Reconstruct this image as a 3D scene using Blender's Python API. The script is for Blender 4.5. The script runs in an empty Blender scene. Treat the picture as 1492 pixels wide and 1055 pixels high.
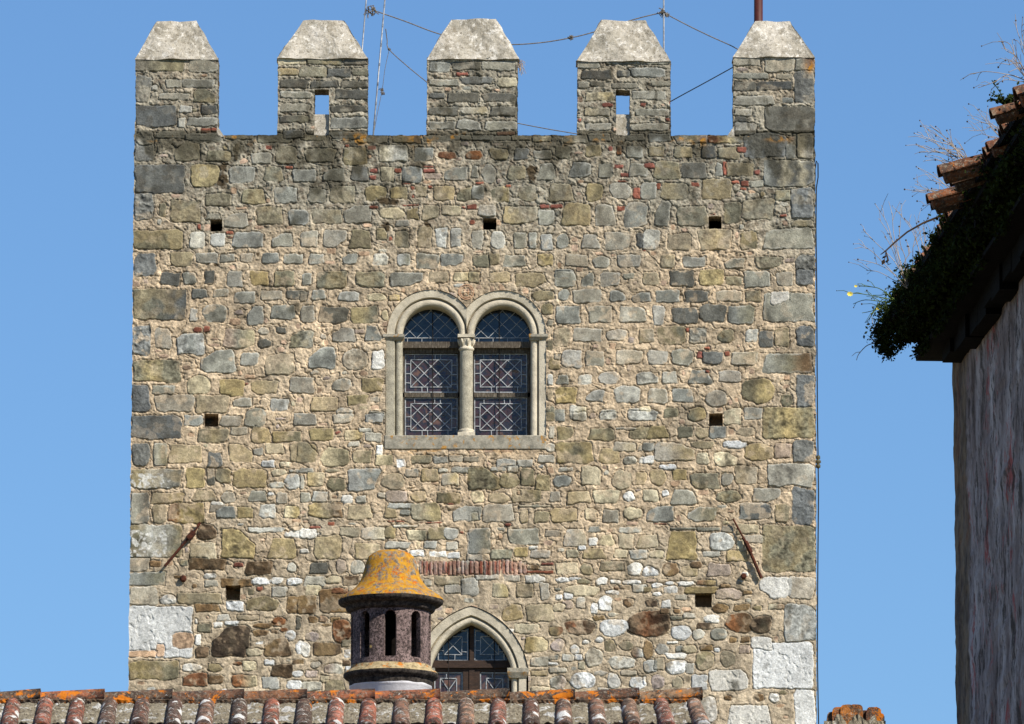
import bpy, math, random
import numpy as np
from mathutils import Vector, Matrix
R = math.radians
C = bpy.context.scene.collection
scene = bpy.context.scene

# ---------------------------------------------------------------- camera
PITCH = 10.5
FPX = 12200.0                      # focal length in photograph pixels (1492 wide)
CAMLOC = Vector((0.0, -122.0, 1.7))
cam_d = bpy.data.cameras.new('camera')
cam_d.sensor_width = 36.0
cam_d.lens = FPX / 1492.0 * 36.0
cam_d.clip_start = 1.0
cam_d.clip_end = 6000.0
cam = bpy.data.objects.new('camera', cam_d)
C.objects.link(cam)
cam.location = CAMLOC
cam.rotation_euler = (R(90 + PITCH), 0, 0)
scene.camera = cam

# ---------------------------------------------------------------- sky and sun
SUN_AZ, SUN_EL = 47.0, 41.0        # degrees to the right of the view axis, behind the camera
world = bpy.data.worlds.new('World')
scene.world = world
world.use_nodes = True
wn, wl = world.node_tree.nodes, world.node_tree.links
wn.clear()
wo = wn.new('ShaderNodeOutputWorld')
wb = wn.new('ShaderNodeBackground')
sky = wn.new('ShaderNodeTexSky')
sky.sky_type = 'NISHITA'
sky.sun_disc = False
sky.sun_elevation = R(SUN_EL)
sky.sun_rotation = R(180 - SUN_AZ)
sky.altitude = 3000
sky.air_density = 1.6
sky.dust_density = 0.0
sky.ozone_density = 10.0
wb.inputs['Strength'].default_value = 0.088
wl.new(sky.outputs[0], wb.inputs[0])
wl.new(wb.outputs[0], wo.inputs[0])
sl = bpy.data.lights.new('sun', 'SUN')
sl.energy = 4.8
sl.angle = R(0.5)
sl.color = (1.0, 0.94, 0.84)
sun = bpy.data.objects.new('sun', sl)
C.objects.link(sun)
sd = Vector((math.sin(R(SUN_AZ)) * math.cos(R(SUN_EL)), -math.cos(R(SUN_AZ)) * math.cos(R(SUN_EL)), math.sin(R(SUN_EL))))
sun.rotation_euler = sd.to_track_quat('Z', 'Y').to_euler()
sun.location = (20, -80, 60)
scene.view_settings.view_transform = 'Standard'
scene.view_settings.look = 'None'
scene.view_settings.exposure = 0.47
scene.view_settings.gamma = 1.0

STONES = [
(187,195,5.148,"""5,0,19,20,s 34,7,53,20,oL 59,13,77,21,o 92,14,107,23,g 111,9,126,22,o 5,23,42,44,d 47,24,67,39,y 75,25,95,37,g
101,25,117,35,oT 123,27,141,36,g 58,45,77,54,o 85,42,102,53,o 110,40,127,52,g 5,45,18,65,s 23,52,28,62,o 31,50,54,66,o 58,60,70,64,gT
72,59,89,70,gL 96,55,116,68,o 120,56,135,68,g 4,72,41,86,oo 46,74,57,85,l 62,75,73,84,l 73,73,79,75,r 74,77,78,78,r 78,74,102,85,g
107,75,124,85,gL 5,90,21,107,s 32,89,48,99,o 51,89,66,97,g 69,90,80,96,g 84,89,93,97,g 101,89,113,97,g 117,90,131,97,g
66,21,75,40,x 94,87,100,93,x 79,9,83,19,x 64,96,72,100,x 118,24,123,26,r 72,0,95,4,p 97,0,123,7,o 22,0,33,3,g 47,1,70,6,g"""),
(437,195,5.148,"""0,1,19,5,o 24,1,39,5,g 42,0,67,7,yg 69,1,91,7,oyq 93,1,120,6,g 121,1,135,5,g 4,11,26,22,o 33,10,51,23,oy 51,9,57,12,r
34,8,37,10,r 60,9,81,21,plg 85,10,100,20,g 104,13,117,19,qO 124,13,137,19,qO 18,26,33,35,gL 38,25,51,35,dT 60,25,71,35,pV 71,26,76,29,r
52,26,58,29,r 52,31,57,34,r 77,25,91,36,g 92,24,100,25,r 92,26,101,29,r 93,30,106,34,m 108,25,126,35,gL 5,41,20,51,gT 24,39,41,52,o
49,39,64,50,y 68,40,81,49,yo 83,39,86,42,r 84,45,86,48,r 87,39,95,48,o 96,39,99,41,r 100,39,116,50,oy 118,40,136,50,oL 77,37,83,38,r
10,56,31,67,o 32,53,54,66,gL 52,54,59,56,r 60,55,78,64,pO 72,65,82,69,g 80,56,89,64,o 76,53,90,54,r 92,54,104,64,o 107,54,121,61,p
121,54,124,56,r 125,53,133,57,r 1,73,13,85,g 17,72,34,85,gE 37,72,54,86,oT 57,71,65,79,o 71,73,81,85,o 88,69,99,86,o 101,71,111,85,lV
113,71,121,85,lV 67,77,69,80,r 7,90,19,98,g 31,90,43,98,gL 55,90,66,98,l 73,90,83,99,lo 87,90,104,101,g 106,90,123,99,gE
57,36,60,38,x 70,32,75,38,x 58,47,75,53,x 62,65,69,71,x 93,66,98,70,x"""),
(687,195,5.148,"""0,1,17,5,g 17,1,30,5,g 30,1,45,5,p 45,2,60,6,p 70,1,87,7,pg 88,0,105,6,g 115,0,130,5,g 14,11,27,19,o 32,11,43,19,d 47,12,60,19,g
63,10,74,18,o 85,8,97,17,o 109,9,113,16,q 116,9,128,18,g 0,24,6,33,gT 8,23,18,37,gO 27,24,40,34,o 50,22,63,35,gT 73,21,90,33,gT
95,22,106,33,g 107,23,114,26,r 112,29,118,32,r 119,22,132,32,g 3,36,9,38,r 0,39,9,50,g 15,40,29,51,oy 25,38,30,40,r 35,39,50,50,oO
57,37,76,51,oT 86,38,98,50,y 104,36,120,49,gO 121,40,127,49,r 110,35,117,36,r 5,54,18,62,l 24,54,49,67,yog 50,57,62,69,g
51,53,58,56,r 59,53,68,56,r 68,53,90,69,y 92,53,109,68,gT 109,54,115,58,r 115,52,131,69,g 0,73,9,86,gV 14,73,25,86,lO 32,74,42,86,g
43,74,49,86,g 52,75,61,87,l 63,75,73,86,gO 82,75,96,86,gT 100,74,118,87,g 124,75,134,85,d 1,91,13,100,o 13,90,21,98,o 24,91,41,100,g
50,90,61,99,y 71,90,87,99,g 90,92,104,101,gO 110,91,127,100,g 63,102,77,108,g 41,23,48,33,x"""),
(937,195,5.148,"""4,0,21,6,g 24,1,48,7,gyq 49,1,77,7,qyg 77,0,107,18,s 107,8,114,19,g 115,0,128,18,ps 4,9,16,17,o 23,10,37,18,oy 43,9,55,18,d
57,10,72,19,o 70,10,77,14,r 1,22,9,26,r 7,21,28,34,oT 29,21,48,33,d 54,22,60,32,gT 60,21,63,31,r 63,21,82,32,o 90,20,128,39,gdpdpd
-2,36,10,49,g 10,37,13,42,r 14,36,33,49,yo 43,34,66,49,o 36,36,42,39,r 66,35,72,37,r 74,35,79,39,r 73,40,77,42,r 80,35,90,40,g
99,42,111,50,o 111,41,128,63,s 9,51,20,69,gL 26,54,48,69,o 60,51,74,67,o 75,49,98,65,o 103,60,108,62,r 112,65,128,70,o 50,60,54,61,r
0,73,12,86,l 18,75,35,87,o 42,72,67,87,oyg 73,74,85,87,o 91,72,128,87,g 0,87,2,88,r 13,91,24,100,o 30,92,46,100,g 61,93,77,101,gL
85,92,104,101,oE 115,90,129,108,s"""),
(187,400,5.148,"""24,-2,38,8,d 41,-2,51,7,g 57,-3,65,7,d 74,-2,86,9,g 92,-3,105,8,y 109,-3,124,9,o 4,11,43,34,od 47,11,60,18,g 64,11,76,17,g
80,13,95,21,g 99,12,116,19,g 119,12,134,19,d 46,25,52,35,l 56,22,75,36,gO 89,23,101,37,gL 107,23,125,34,g 97,40,106,45,lO 111,39,119,44,d
4,39,16,60,s 20,40,32,55,g 36,45,57,60,lgl 71,41,94,55,mgo 97,48,107,55,dO 120,42,139,55,ogL 54,57,79,74,gL 84,59,97,68,g 103,60,125,75,o
3,64,40,80,oyoo 44,76,61,90,pO 69,79,86,90,y 93,79,111,89,yo 120,77,139,89,g 18,83,34,90,g 21,90,48,103,g 2,83,16,103,s 50,91,75,104,o
78,92,93,99,gL 107,93,120,102,l"""),
(437,400,5.148,"""1,-1,9,8,g 14,-2,34,10,o 42,-2,63,9,o 67,-2,92,9,gE 97,-2,112,6,o 115,-2,135,5,py 0,13,5,20,d 9,12,20,19,g 29,13,44,20,l
50,14,65,20,pO 66,15,75,20,y 1,23,11,36,g 15,24,35,36,d 39,24,59,36,yo 62,27,66,34,p 24,40,41,51,gL 48,39,61,50,gT 41,41,48,44,m
6,55,26,71,gL 31,56,51,71,lgO 54,57,63,71,w 25,78,39,88,lO 46,78,62,88,y 8,92,27,102,y 36,90,51,98,y 27,100,40,108,lO 51,103,63,109,g"""),
(687,400,5.148,"""-2,-2,6,6,o 13,-2,29,6,y 34,-1,56,9,oE 62,-2,78,9,g 83,-1,92,9,gL 97,-2,111,9,g 114,-1,122,3,g 45,12,62,19,oO 65,11,73,19,gO
77,11,98,21,g 103,12,115,20,gR 120,13,135,21,gL 53,22,61,30,o 63,23,81,37,g 88,24,106,36,g 111,24,130,36,lg 57,34,61,39,g 62,41,73,54,o
77,40,97,50,g 101,41,117,50,lO 126,41,137,51,ol 57,49,61,57,o 58,63,67,71,o 62,60,67,64,g 68,57,84,69,l 86,57,100,68,g 108,57,128,67,lg
57,75,61,83,l 63,75,73,82,gT 80,75,90,82,l 95,73,112,82,lO 125,73,140,82,lR 57,86,62,95,o 63,84,79,97,y 86,87,99,95,lL 108,84,126,96,l
56,99,62,108,o 62,101,70,110,g 74,99,86,110,lp 96,101,109,109,lO 118,100,139,108,lO"""),
(937,400,5.148,"""0,-2,12,8,o 20,-3,38,9,d 42,-3,60,8,y 62,1,74,8,o 76,-3,96,10,g 100,-2,112,9,g 114,-3,128,8,s 9,12,28,21,g 32,12,48,21,d
55,12,73,20,g 77,12,89,20,o 91,14,128,35,g 95,13,110,22,wE 7,24,16,38,l 21,25,41,37,d 43,22,62,36,d 65,23,83,37,go 11,39,31,52,o
32,40,35,43,r 35,40,48,52,s 56,41,68,51,oO 77,41,86,51,l 87,42,98,54,d 99,40,109,53,o 115,39,128,54,s 4,57,18,68,l 22,56,38,68,g
40,58,45,63,rT 44,58,60,67,d 61,58,65,61,r 66,58,86,68,go 90,59,128,74,gob 14,73,26,82,lT 34,72,52,82,gT 47,72,50,74,r 56,72,73,81,l
73,78,99,96,oyO 3,86,18,97,lg 22,86,37,96,g 47,87,63,99,gO 103,90,112,99,oO 115,76,129,100,s -3,99,6,106,p 16,100,26,107,o
46,54,50,56,r"""),
(187,605,5.148,"""2,0,40,18,d 42,0,55,8,g 69,0,84,8,g 87,-5,104,10,gO 52,10,75,21,oyo 77,9,89,15,g 92,10,106,21,oy 109,12,129,20,yo 3,21,16,38,s
19,21,29,38,go 31,22,54,36,y 59,28,72,39,sT 75,22,93,35,yR 94,25,101,30,g 103,21,117,29,p 121,22,140,35,oy 100,34,109,39,w 114,35,122,39,p
2,40,41,55,olld 43,40,58,54,y 59,40,65,52,d 66,40,77,50,oy 80,40,103,54,y 107,40,118,46,pO 121,41,131,43,l 117,44,129,55,lO 106,50,117,55,lO
2,57,16,82,gd 18,58,41,66,oy 48,56,66,65,oT 70,57,80,66,gO 90,56,104,65,gT 105,58,109,60,w 111,58,119,66,g 19,67,29,80,o 30,66,56,81,qyyy
60,66,72,73,g 62,65,71,67,w 66,68,80,77,gL 81,69,93,77,y 97,67,111,77,lT 117,68,128,77,py 1,82,40,106,ollo 51,82,66,94,kO 45,95,66,110,op
69,85,94,108,yR 90,84,117,88,l 119,86,142,92,wO 105,92,126,107,yT"""),
(437,605,5.148,"""-5,-2,12,7,g 25,-1,40,6,l 49,-1,62,6,l 7,10,25,19,y 33,11,47,19,py 44,10,54,13,l 49,13,61,20,l -3,20,12,35,oR 16,24,37,39,poO
36,20,45,24,l 40,26,53,36,po 57,22,62,30,w 57,30,70,38,po 0,40,10,43,l 19,40,30,43,pO 5,42,18,53,yp 20,47,34,57,oO 34,40,60,56,lgV
61,44,79,56,oO 73,33,80,39,w 0,45,3,55,l 0,58,8,65,g 9,57,21,65,l 31,60,39,66,w 42,60,50,66,lT 58,58,65,62,l 65,57,81,65,m
83,57,95,65,yO 102,58,120,66,oy 79,40,89,46,l 91,40,104,49,yp 104,40,111,43,l 113,39,128,43,l 83,30,99,36,o 100,31,111,36,l 112,30,122,35,l
122,31,134,35,g 106,44,120,53,gy 7,66,33,77,yob 35,68,55,78,pT 63,68,73,77,oT 66,66,84,70,l 75,71,83,75,g 85,66,105,78,py 114,68,135,79,lgL
108,66,115,67,r 0,85,12,92,w 30,84,45,91,po 47,84,64,93,lp 64,84,71,92,oy 70,82,88,84,l 80,86,95,93,po 96,84,110,93,o 108,84,119,93,lO
120,87,123,89,r 66,79,78,80,r 90,80,107,81,r 7,83,16,85,r 10,91,31,108,y 42,96,60,108,yp 0,100,7,103,w 65,95,82,100,l 93,94,102,100,l
110,95,118,101,l 83,101,93,106,w 97,102,110,106,w 111,103,120,107,w 125,89,137,112,lg"""),
(687,605,5.148,"""56,-2,62,4,o 63,-2,70,5,g 75,-2,86,5,l 96,-2,109,4,l 118,-3,139,4,l 58,8,62,17,l 64,9,77,19,yoE 88,10,108,19,o 119,9,135,18,o
108,9,124,11,l 56,21,63,28,lO 64,21,91,36,yoy 95,25,112,37,yT 106,20,122,27,lp 125,21,137,27,gL 114,31,124,37,lO 49,30,62,36,l 19,33,34,39,l
34,33,46,39,l 14,39,26,42,l 27,38,35,43,l -3,40,21,56,oR 21,43,36,55,oO 37,40,47,53,o 48,45,59,56,o 65,39,76,42,l 61,45,75,54,gO
82,39,97,52,p 105,42,121,55,pO 123,43,131,52,y 126,31,135,36,w 0,57,9,66,p 12,58,28,66,oO 30,56,53,65,o 34,57,37,60,q 58,57,67,65,gT
72,57,89,66,yp 92,56,110,66,p 114,57,122,64,wO 9,67,32,80,g 36,71,43,80,oT 36,67,61,69,g 47,72,58,81,o 60,70,80,80,y 85,70,94,79,po
98,71,111,81,gT 114,69,128,78,pO 0,73,5,79,o 25,81,30,83,r 28,85,51,97,g 55,86,66,91,g 69,86,87,98,lpT 87,83,97,88,gT 110,84,128,88,l
88,92,95,98,wV 95,90,107,98,pT 110,89,122,100,p 124,90,140,100,ypT -2,85,14,104,go 15,101,31,108,o 32,99,42,106,y 43,98,50,101,l
44,101,59,107,l 71,101,80,107,p 83,100,101,108,yT 107,101,117,107,p 119,101,132,108,l 80,98,86,101,w"""),
(937,605,5.148,"""34,-6,47,5,oyO 61,-5,74,7,p 76,-6,89,3,g 90,-6,128,17,oyo 3,8,19,18,yT 26,8,38,17,o 39,9,50,17,oO 50,8,62,17,g 70,9,84,16,oO
0,21,8,27,g 10,21,38,34,lyR 35,19,54,25,oO 60,19,77,25,wO 76,21,99,34,yO 99,21,111,33,m 112,19,128,35,s 0,30,8,36,w 12,37,25,41,w
40,28,50,37,pT 54,28,71,38,pR 5,40,17,52,yO 22,41,33,48,y 36,43,57,55,o 59,44,67,52,g 69,38,85,51,ol 92,36,129,53,l
0,56,11,65,p 14,56,19,61,w 20,56,40,67,gT 55,56,73,66,oO 82,55,102,65,gE 112,54,128,82,s 3,68,23,80,gL 34,68,54,79,goL 72,66,96,78,gd
99,67,109,80,yo 8,81,18,82,r 20,84,40,86,g 41,84,58,87,g 59,83,68,88,g 70,82,86,89,p 90,83,129,118,o 18,87,41,109,yT
49,88,68,102,lO 76,90,90,96,l 70,94,75,101,p 45,102,57,106,l 63,102,78,110,y 5,102,15,107,p"""),
(187,810,5.148,"""0,1,15,11,g 16,3,24,8,b 0,12,29,22,go 0,23,21,37,l 0,38,48,76,W 33,58,48,69,n 21,67,27,76,n 0,71,21,76,n 0,79,38,93,yo
45,2,74,10,k 79,5,86,8,r 88,4,108,14,k 57,13,66,17,wO 57,18,67,23,l 69,17,92,23,b 93,16,106,22,wO 106,16,116,21,wO 119,16,130,22,wO
96,23,101,26,rO 24,29,36,36,wO 37,28,70,36,o 50,36,68,42,b 73,34,86,41,w 88,31,113,41,oO 107,23,119,31,l 119,30,131,42,b 119,5,126,12,lO
66,44,77,49,lT 50,47,52,51,w 64,50,71,54,w 73,49,82,52,w 52,51,62,57,o 82,44,97,48,o 108,46,118,53,qO 94,50,109,54,bO 94,55,105,60,bO
107,55,112,58,k 114,54,119,57,qO 118,56,126,64,wO 50,58,54,67,w 63,53,91,75,kL 102,62,121,76,bL 50,68,60,76,b 88,69,101,75,pO
125,64,134,74,wO 79,79,85,82,qO 40,81,55,87,wO 59,81,70,87,oO 86,79,96,86,p 102,78,109,82,w 107,81,123,91,k 123,78,131,81,b
123,86,131,91,wO 119,93,131,100,wO 40,88,60,98,qL 60,90,71,96,k 79,89,97,98,qp 100,91,113,100,l 126,46,129,55,d"""),
(437,810,5.148,"""27,2,35,13,mO 7,5,21,13,d 38,3,48,14,lO 3,15,19,22,l 20,15,31,21,pO 33,15,44,22,b 5,22,15,30,p 15,25,38,43,b -1,29,12,43,b
24,24,36,28,q 6,45,14,50,bO 14,45,21,50,qO 23,46,30,50,b 24,48,39,65,qO 4,57,14,64,mO 0,64,8,76,wO 11,65,30,75,b 33,70,38,76,w
8,79,15,84,lO 18,81,33,89,mlO 34,83,38,88,w 4,86,13,91,m 15,90,22,95,p 2,94,16,101,l 18,93,33,102,oT 31,63,38,68,o 32,78,38,82,b
93,18,99,23,l 101,15,122,22,op 109,22,121,28,l 122,17,134,30,l"""),
(687,810,5.148,"""3,14,21,18,l 24,13,36,19,l 41,14,55,20,wR 15,20,27,31,py 34,21,46,31,o 51,20,58,33,l 42,11,61,13,r 52,5,61,7,r
43,7,50,10,b 64,5,80,14,p 81,6,91,14,oO 97,4,114,11,o 117,5,128,15,wO 63,16,73,20,wO 73,16,82,18,w 79,17,89,21,oO 93,16,102,22,wO
104,18,112,21,w 114,18,127,21,w 70,22,96,30,pO 62,24,67,26,g 101,26,111,29,wO 107,23,111,25,q 112,22,120,25,bO 121,21,131,27,l
63,29,68,33,w 69,28,76,32,w 23,36,38,48,yL 42,37,62,49,op 68,33,77,40,mO 61,35,70,42,pO 79,31,85,39,l 95,30,106,41,wO 89,35,95,43,wO
90,44,100,48,bO 114,32,122,38,bO 117,41,149,61,kqkO 33,51,52,58,p 58,53,69,60,yqO 70,48,92,59,qkO 96,47,117,60,wO 41,61,56,72,yp
59,63,71,72,mO 83,63,88,66,wO 93,61,99,65,wO 99,63,108,72,oO 74,67,81,74,wO 77,74,83,78,w 45,76,58,83,g 58,75,65,78,g 58,80,65,82,w
68,74,77,79,l 80,79,85,85,p 85,69,98,83,lO 112,64,121,71,oO 120,69,129,76,qlO 103,75,122,85,lO 45,86,57,90,y 58,84,72,88,l
59,90,71,100,lmO 75,87,93,100,wO 92,86,101,90,lO 102,88,111,100,wO 112,86,124,90,l 118,91,131,100,wO 45,98,58,102,p 95,99,103,101,w"""),
(937,810,5.148,"""0,8,11,15,wR 15,5,27,15,bO 30,7,41,15,y 35,4,45,9,bO 48,6,65,15,m 2,17,9,20,mO 6,20,14,24,wO 16,19,23,22,wO 26,19,38,23,wO
16,23,26,28,w 0,23,6,27,o 40,18,54,22,qy 30,23,55,28,y 55,24,74,33,mO 7,27,14,30,wO 23,29,33,33,l 14,33,20,39,w 2,33,10,38,k
52,36,64,43,bO 68,36,80,41,b 83,37,89,41,oO 94,36,106,40,pb 75,26,82,29,b 58,21,65,24,b 13,40,19,43,b 23,40,28,43,b 46,44,57,51,wO
30,43,39,47,l 40,50,50,55,k 20,45,30,48,o 62,43,83,57,qkO 81,45,96,58,kO 21,52,36,63,wO 37,55,46,63,lO 51,54,63,63,gO 65,61,70,65,b
73,61,80,65,b 72,67,80,73,m 9,66,19,74,lO 24,67,30,72,gO 30,67,40,73,pO 43,67,52,71,b 53,69,57,72,w 17,73,33,77,wV 18,64,26,66,w
39,72,54,85,oO 58,71,69,83,oO 0,63,7,77,bO 1,78,11,87,l 8,77,16,86,o 17,78,33,89,wO 32,80,38,88,l 6,89,16,100,mO 22,91,30,99,oO
36,89,48,100,w 50,86,78,101,W 0,91,2,97,w 82,65,128,99,W 82,61,96,70,W 106,37,129,64,l 88,16,110,32,WD 109,16,128,33,l 83,103,91,109,bO
94,103,102,110,wO 62,112,98,140,WT 113,101,129,130,W 40,106,56,124,lwO 61,105,66,108,b"""),
(180,0,3.908,"""6,32,35,41,do 38,33,53,41,gR 7,43,16,58,s 24,45,33,50,g 33,45,52,50,g 20,53,37,57,g 40,51,52,58,oR 7,60,29,72,d 32,60,39,64,l
44,60,53,65,d 36,67,53,72,g 31,67,35,73,l 44,73,50,76,r 50,73,53,75,r 19,75,35,79,g 36,76,55,80,g 7,74,17,83,s
88,32,105,37,p 105,32,124,37,o 125,33,139,37,d 88,39,100,43,y 100,38,115,44,o 116,39,130,44,d 130,39,139,43,o 88,45,104,50,d
106,46,122,50,d 124,46,139,50,d 89,52,107,56,g 120,51,139,57,d 88,59,106,64,g 118,60,139,64,d 88,66,106,70,do 118,67,139,73,g
90,74,103,79,d 118,75,139,79,g"""),
(540,0,3.908,"""33,32,41,34,p 42,31,57,33,l 57,32,74,34,g 74,32,83,34,l 33,35,45,41,g 47,35,62,40,d 63,35,83,40,g 49,41,55,43,r 34,45,50,49,g
51,44,69,48,d 72,44,83,49,p 33,53,42,56,d 43,53,61,58,d 64,53,83,58,d 33,61,50,66,d 52,61,67,65,lp 68,61,83,66,d 33,69,48,74,g
49,68,63,74,gR 65,69,83,74,g 72,75,82,77,r"""),
(820,0,3.73,"""8,33,20,37,g 24,31,41,35,g 45,31,59,35,g 11,38,27,43,d 29,38,37,42,d 37,37,55,42,g 8,44,14,48,g 15,44,23,47,d 26,45,41,48,g
48,44,59,47,g 12,50,27,55,py 38,49,56,54,g 21,56,27,58,r 42,56,45,58,r 12,59,26,63,pg 40,59,58,63,g 12,67,27,71,g 38,67,58,71,g
8,64,10,66,r 56,64,58,66,r 93,31,108,36,g 110,31,126,39,g 126,31,137,39,gq 93,40,112,43,g 116,40,125,43,g 93,44,105,49,d
105,44,124,49,d 126,39,137,56,s 93,52,115,57,g 119,53,125,56,g 93,59,103,63,l 93,63,100,67,d 110,58,137,72,d 93,67,105,73,l"""),
]

# ---------------------------------------------------------------- helpers
sp_, cp_ = math.sin(R(PITCH)), math.cos(R(PITCH))
def at(px, py, Y):
    """point of the plane y = Y seen at photograph pixel (px, py); works on arrays"""
    a = (np.asarray(px, float) - 746.0) / FPX
    b = (527.5 - np.asarray(py, float)) / FPX
    dy = cp_ - b * sp_
    dz = sp_ + b * cp_
    t = (Y - CAMLOC.y) / dy
    return CAMLOC.x + a * t, CAMLOC.z + dz * t
def atv(px, py, Y):
    x, z = at(px, py, Y)
    return Vector((float(x), Y, float(z)))

def tag(o, label=None, cat=None, group=None, kind=None):
    if label: o['label'] = label
    if cat: o['category'] = cat
    if group: o['group'] = group
    if kind: o['kind'] = kind
    return o
def empty(name, loc=(0, 0, 0)):
    o = bpy.data.objects.new(name, None)
    o.location = loc
    o.empty_display_size = 0.3
    C.objects.link(o)
    return o
def link(name, me, mats, parent=None, smooth=False):
    for m in (mats if isinstance(mats, (list, tuple)) else [mats]):
        me.materials.append(m)
    if smooth:
        me.polygons.foreach_set('use_smooth', np.ones(len(me.polygons), bool))
    o = bpy.data.objects.new(name, me)
    C.objects.link(o)
    if parent is not None:
        o.parent = parent
        if parent.type == 'EMPTY': o.matrix_parent_inverse = Matrix.Translation(-Vector(parent.location))
    return o

class MB:
    """collects shapes, then links them as ONE mesh object"""
    def __init__(s):
        s.v, s.f, s.m, s.c, s.s = [], [], [], [], []
        s.mat, s.col, s.sm = 0, (1, 1, 1), False
    def add(s, vs, fs):
        o = len(s.v)
        s.v += [tuple(v) for v in vs]
        s.c += [s.col] * len(vs)
        for f in fs:
            s.f.append(tuple(i + o for i in f)); s.m.append(s.mat); s.s.append(s.sm)
    def box(s, a, b):
        x0, y0, z0 = a; x1, y1, z1 = b
        s.add([(x0,y0,z0),(x1,y0,z0),(x1,y1,z0),(x0,y1,z0),(x0,y0,z1),(x1,y0,z1),(x1,y1,z1),(x0,y1,z1)],
              [(0,3,2,1),(4,5,6,7),(0,1,5,4),(1,2,6,5),(2,3,7,6),(3,0,4,7)])
    def tube(s, pts, rad, n=6, cap=True):
        pts = [Vector(p) for p in pts]
        if not isinstance(rad, (list, tuple)): rad = [rad] * len(pts)
        vs, fs = [], []
        for i, p in enumerate(pts):
            d = (pts[min(i + 1, len(pts) - 1)] - pts[max(i - 1, 0)]).normalized()
            a = d.cross(Vector((0.13, 0.97, 0.21)))
            if a.length < 1e-3: a = d.cross(Vector((1, 0, 0)))
            a.normalize(); b = d.cross(a)
            for k in range(n):
                t = 2 * math.pi * k / n
                vs.append(p + a * math.cos(t) * rad[i] + b * math.sin(t) * rad[i])
        for i in range(len(pts) - 1):
            for k in range(n):
                fs.append((i*n+k, i*n+(k+1) % n, (i+1)*n+(k+1) % n, (i+1)*n+k))
        if cap:
            fs.append(tuple(range(n))[::-1]); fs.append(tuple((len(pts)-1)*n+k for k in range(n)))
        s.add(vs, fs)
    def grid(s, P, close=False):
        """P[i][j] points"""
        n, m = len(P), len(P[0])
        vs = [p for row in P for p in row]
        fs = []
        for i in range(n - 1):
            for j in range(m if close else m - 1):
                j2 = (j + 1) % m
                fs.append((i*m+j, i*m+j2, (i+1)*m+j2, (i+1)*m+j))
        s.add(vs, fs)
    def lathe(s, cx, cy, prof, n=96, wob=0.0, seed=0):
        rng = random.Random(seed); ph = [rng.uniform(0, 6.28) for _ in range(6)]
        P = []
        for (r, z) in prof:
            row = []
            for k in range(n):
                t = 2 * math.pi * k / n
                w = 1 + wob * (math.sin(3*t+ph[0]+z*9) + 0.6*math.sin(7*t+ph[1]-z*23) + 0.5*math.sin(13*t+ph[2]+z*41))
                row.append((cx + r*w*math.cos(t), cy + r*w*math.sin(t), z + wob*0.25*math.sin(5*t+ph[3])))
            P.append(row)
        s.grid(P, close=True)
    def prism(s, poly, y0, y1):
        """poly in (x, z), extruded from y0 to y1"""
        n = len(poly)
        s.add([(x, y0, z) for x, z in poly] + [(x, y1, z) for x, z in poly],
              [tuple(range(n)), tuple(range(2*n-1, n-1, -1))] + [(i, i+n, (i+1) % n + n, (i+1) % n) for i in range(n)])
    def build(s, name, mats, parent=None):
        me = bpy.data.meshes.new(name)
        me.from_pydata(s.v, [], s.f)
        me.polygons.foreach_set('material_index', s.m)
        me.polygons.foreach_set('use_smooth', s.s)
        ca = me.color_attributes.new('Col', 'FLOAT_COLOR', 'POINT')
        a = np.ones((len(s.v), 4), np.float32); a[:, :3] = s.c
        ca.data.foreach_set('color', a.ravel())
        return link(name, me, mats, parent)

# ---------------------------------------------------------------- noise on regular grids
GS = 0.8                                  # grid step in photo pixels
def _interp(n, scale, off):
    x = np.arange(n) / scale + off
    i = np.floor(x).astype(int); t = x - i
    m = int(i.max()) + 4
    A = np.zeros((n, m), np.float32)
    w = [(1-t)**3/6, (3*t**3-6*t*t+4)/6, (-3*t**3+3*t*t+3*t+1)/6, t**3/6]
    for k in range(4): A[np.arange(n), i + k] += w[k]
    return A
def noise(shape, sy, sx=None, seed=0):
    if sx is None: sx = sy
    sy, sx = sy / GS, sx / GS
    rng = np.random.default_rng(seed)
    A, B = _interp(shape[0], sy, rng.random()), _interp(shape[1], sx, rng.random())
    r = rng.uniform(-1, 1, (A.shape[1], B.shape[1])).astype(np.float32)
    return (A @ r @ B.T) * 2.2
def fbm(shape, s, octv=3, seed=0, sx=None, gain=0.5):
    o = 0; a = 1; tot = 0
    for k in range(octv):
        o = o + a * noise(shape, s / 2**k, (sx or s) / 2**k, seed * 31 + k); tot += a; a *= gain
    return o / tot
def sstep(x): x = np.clip(x, 0, 1); return x*x*(3-2*x)

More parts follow.
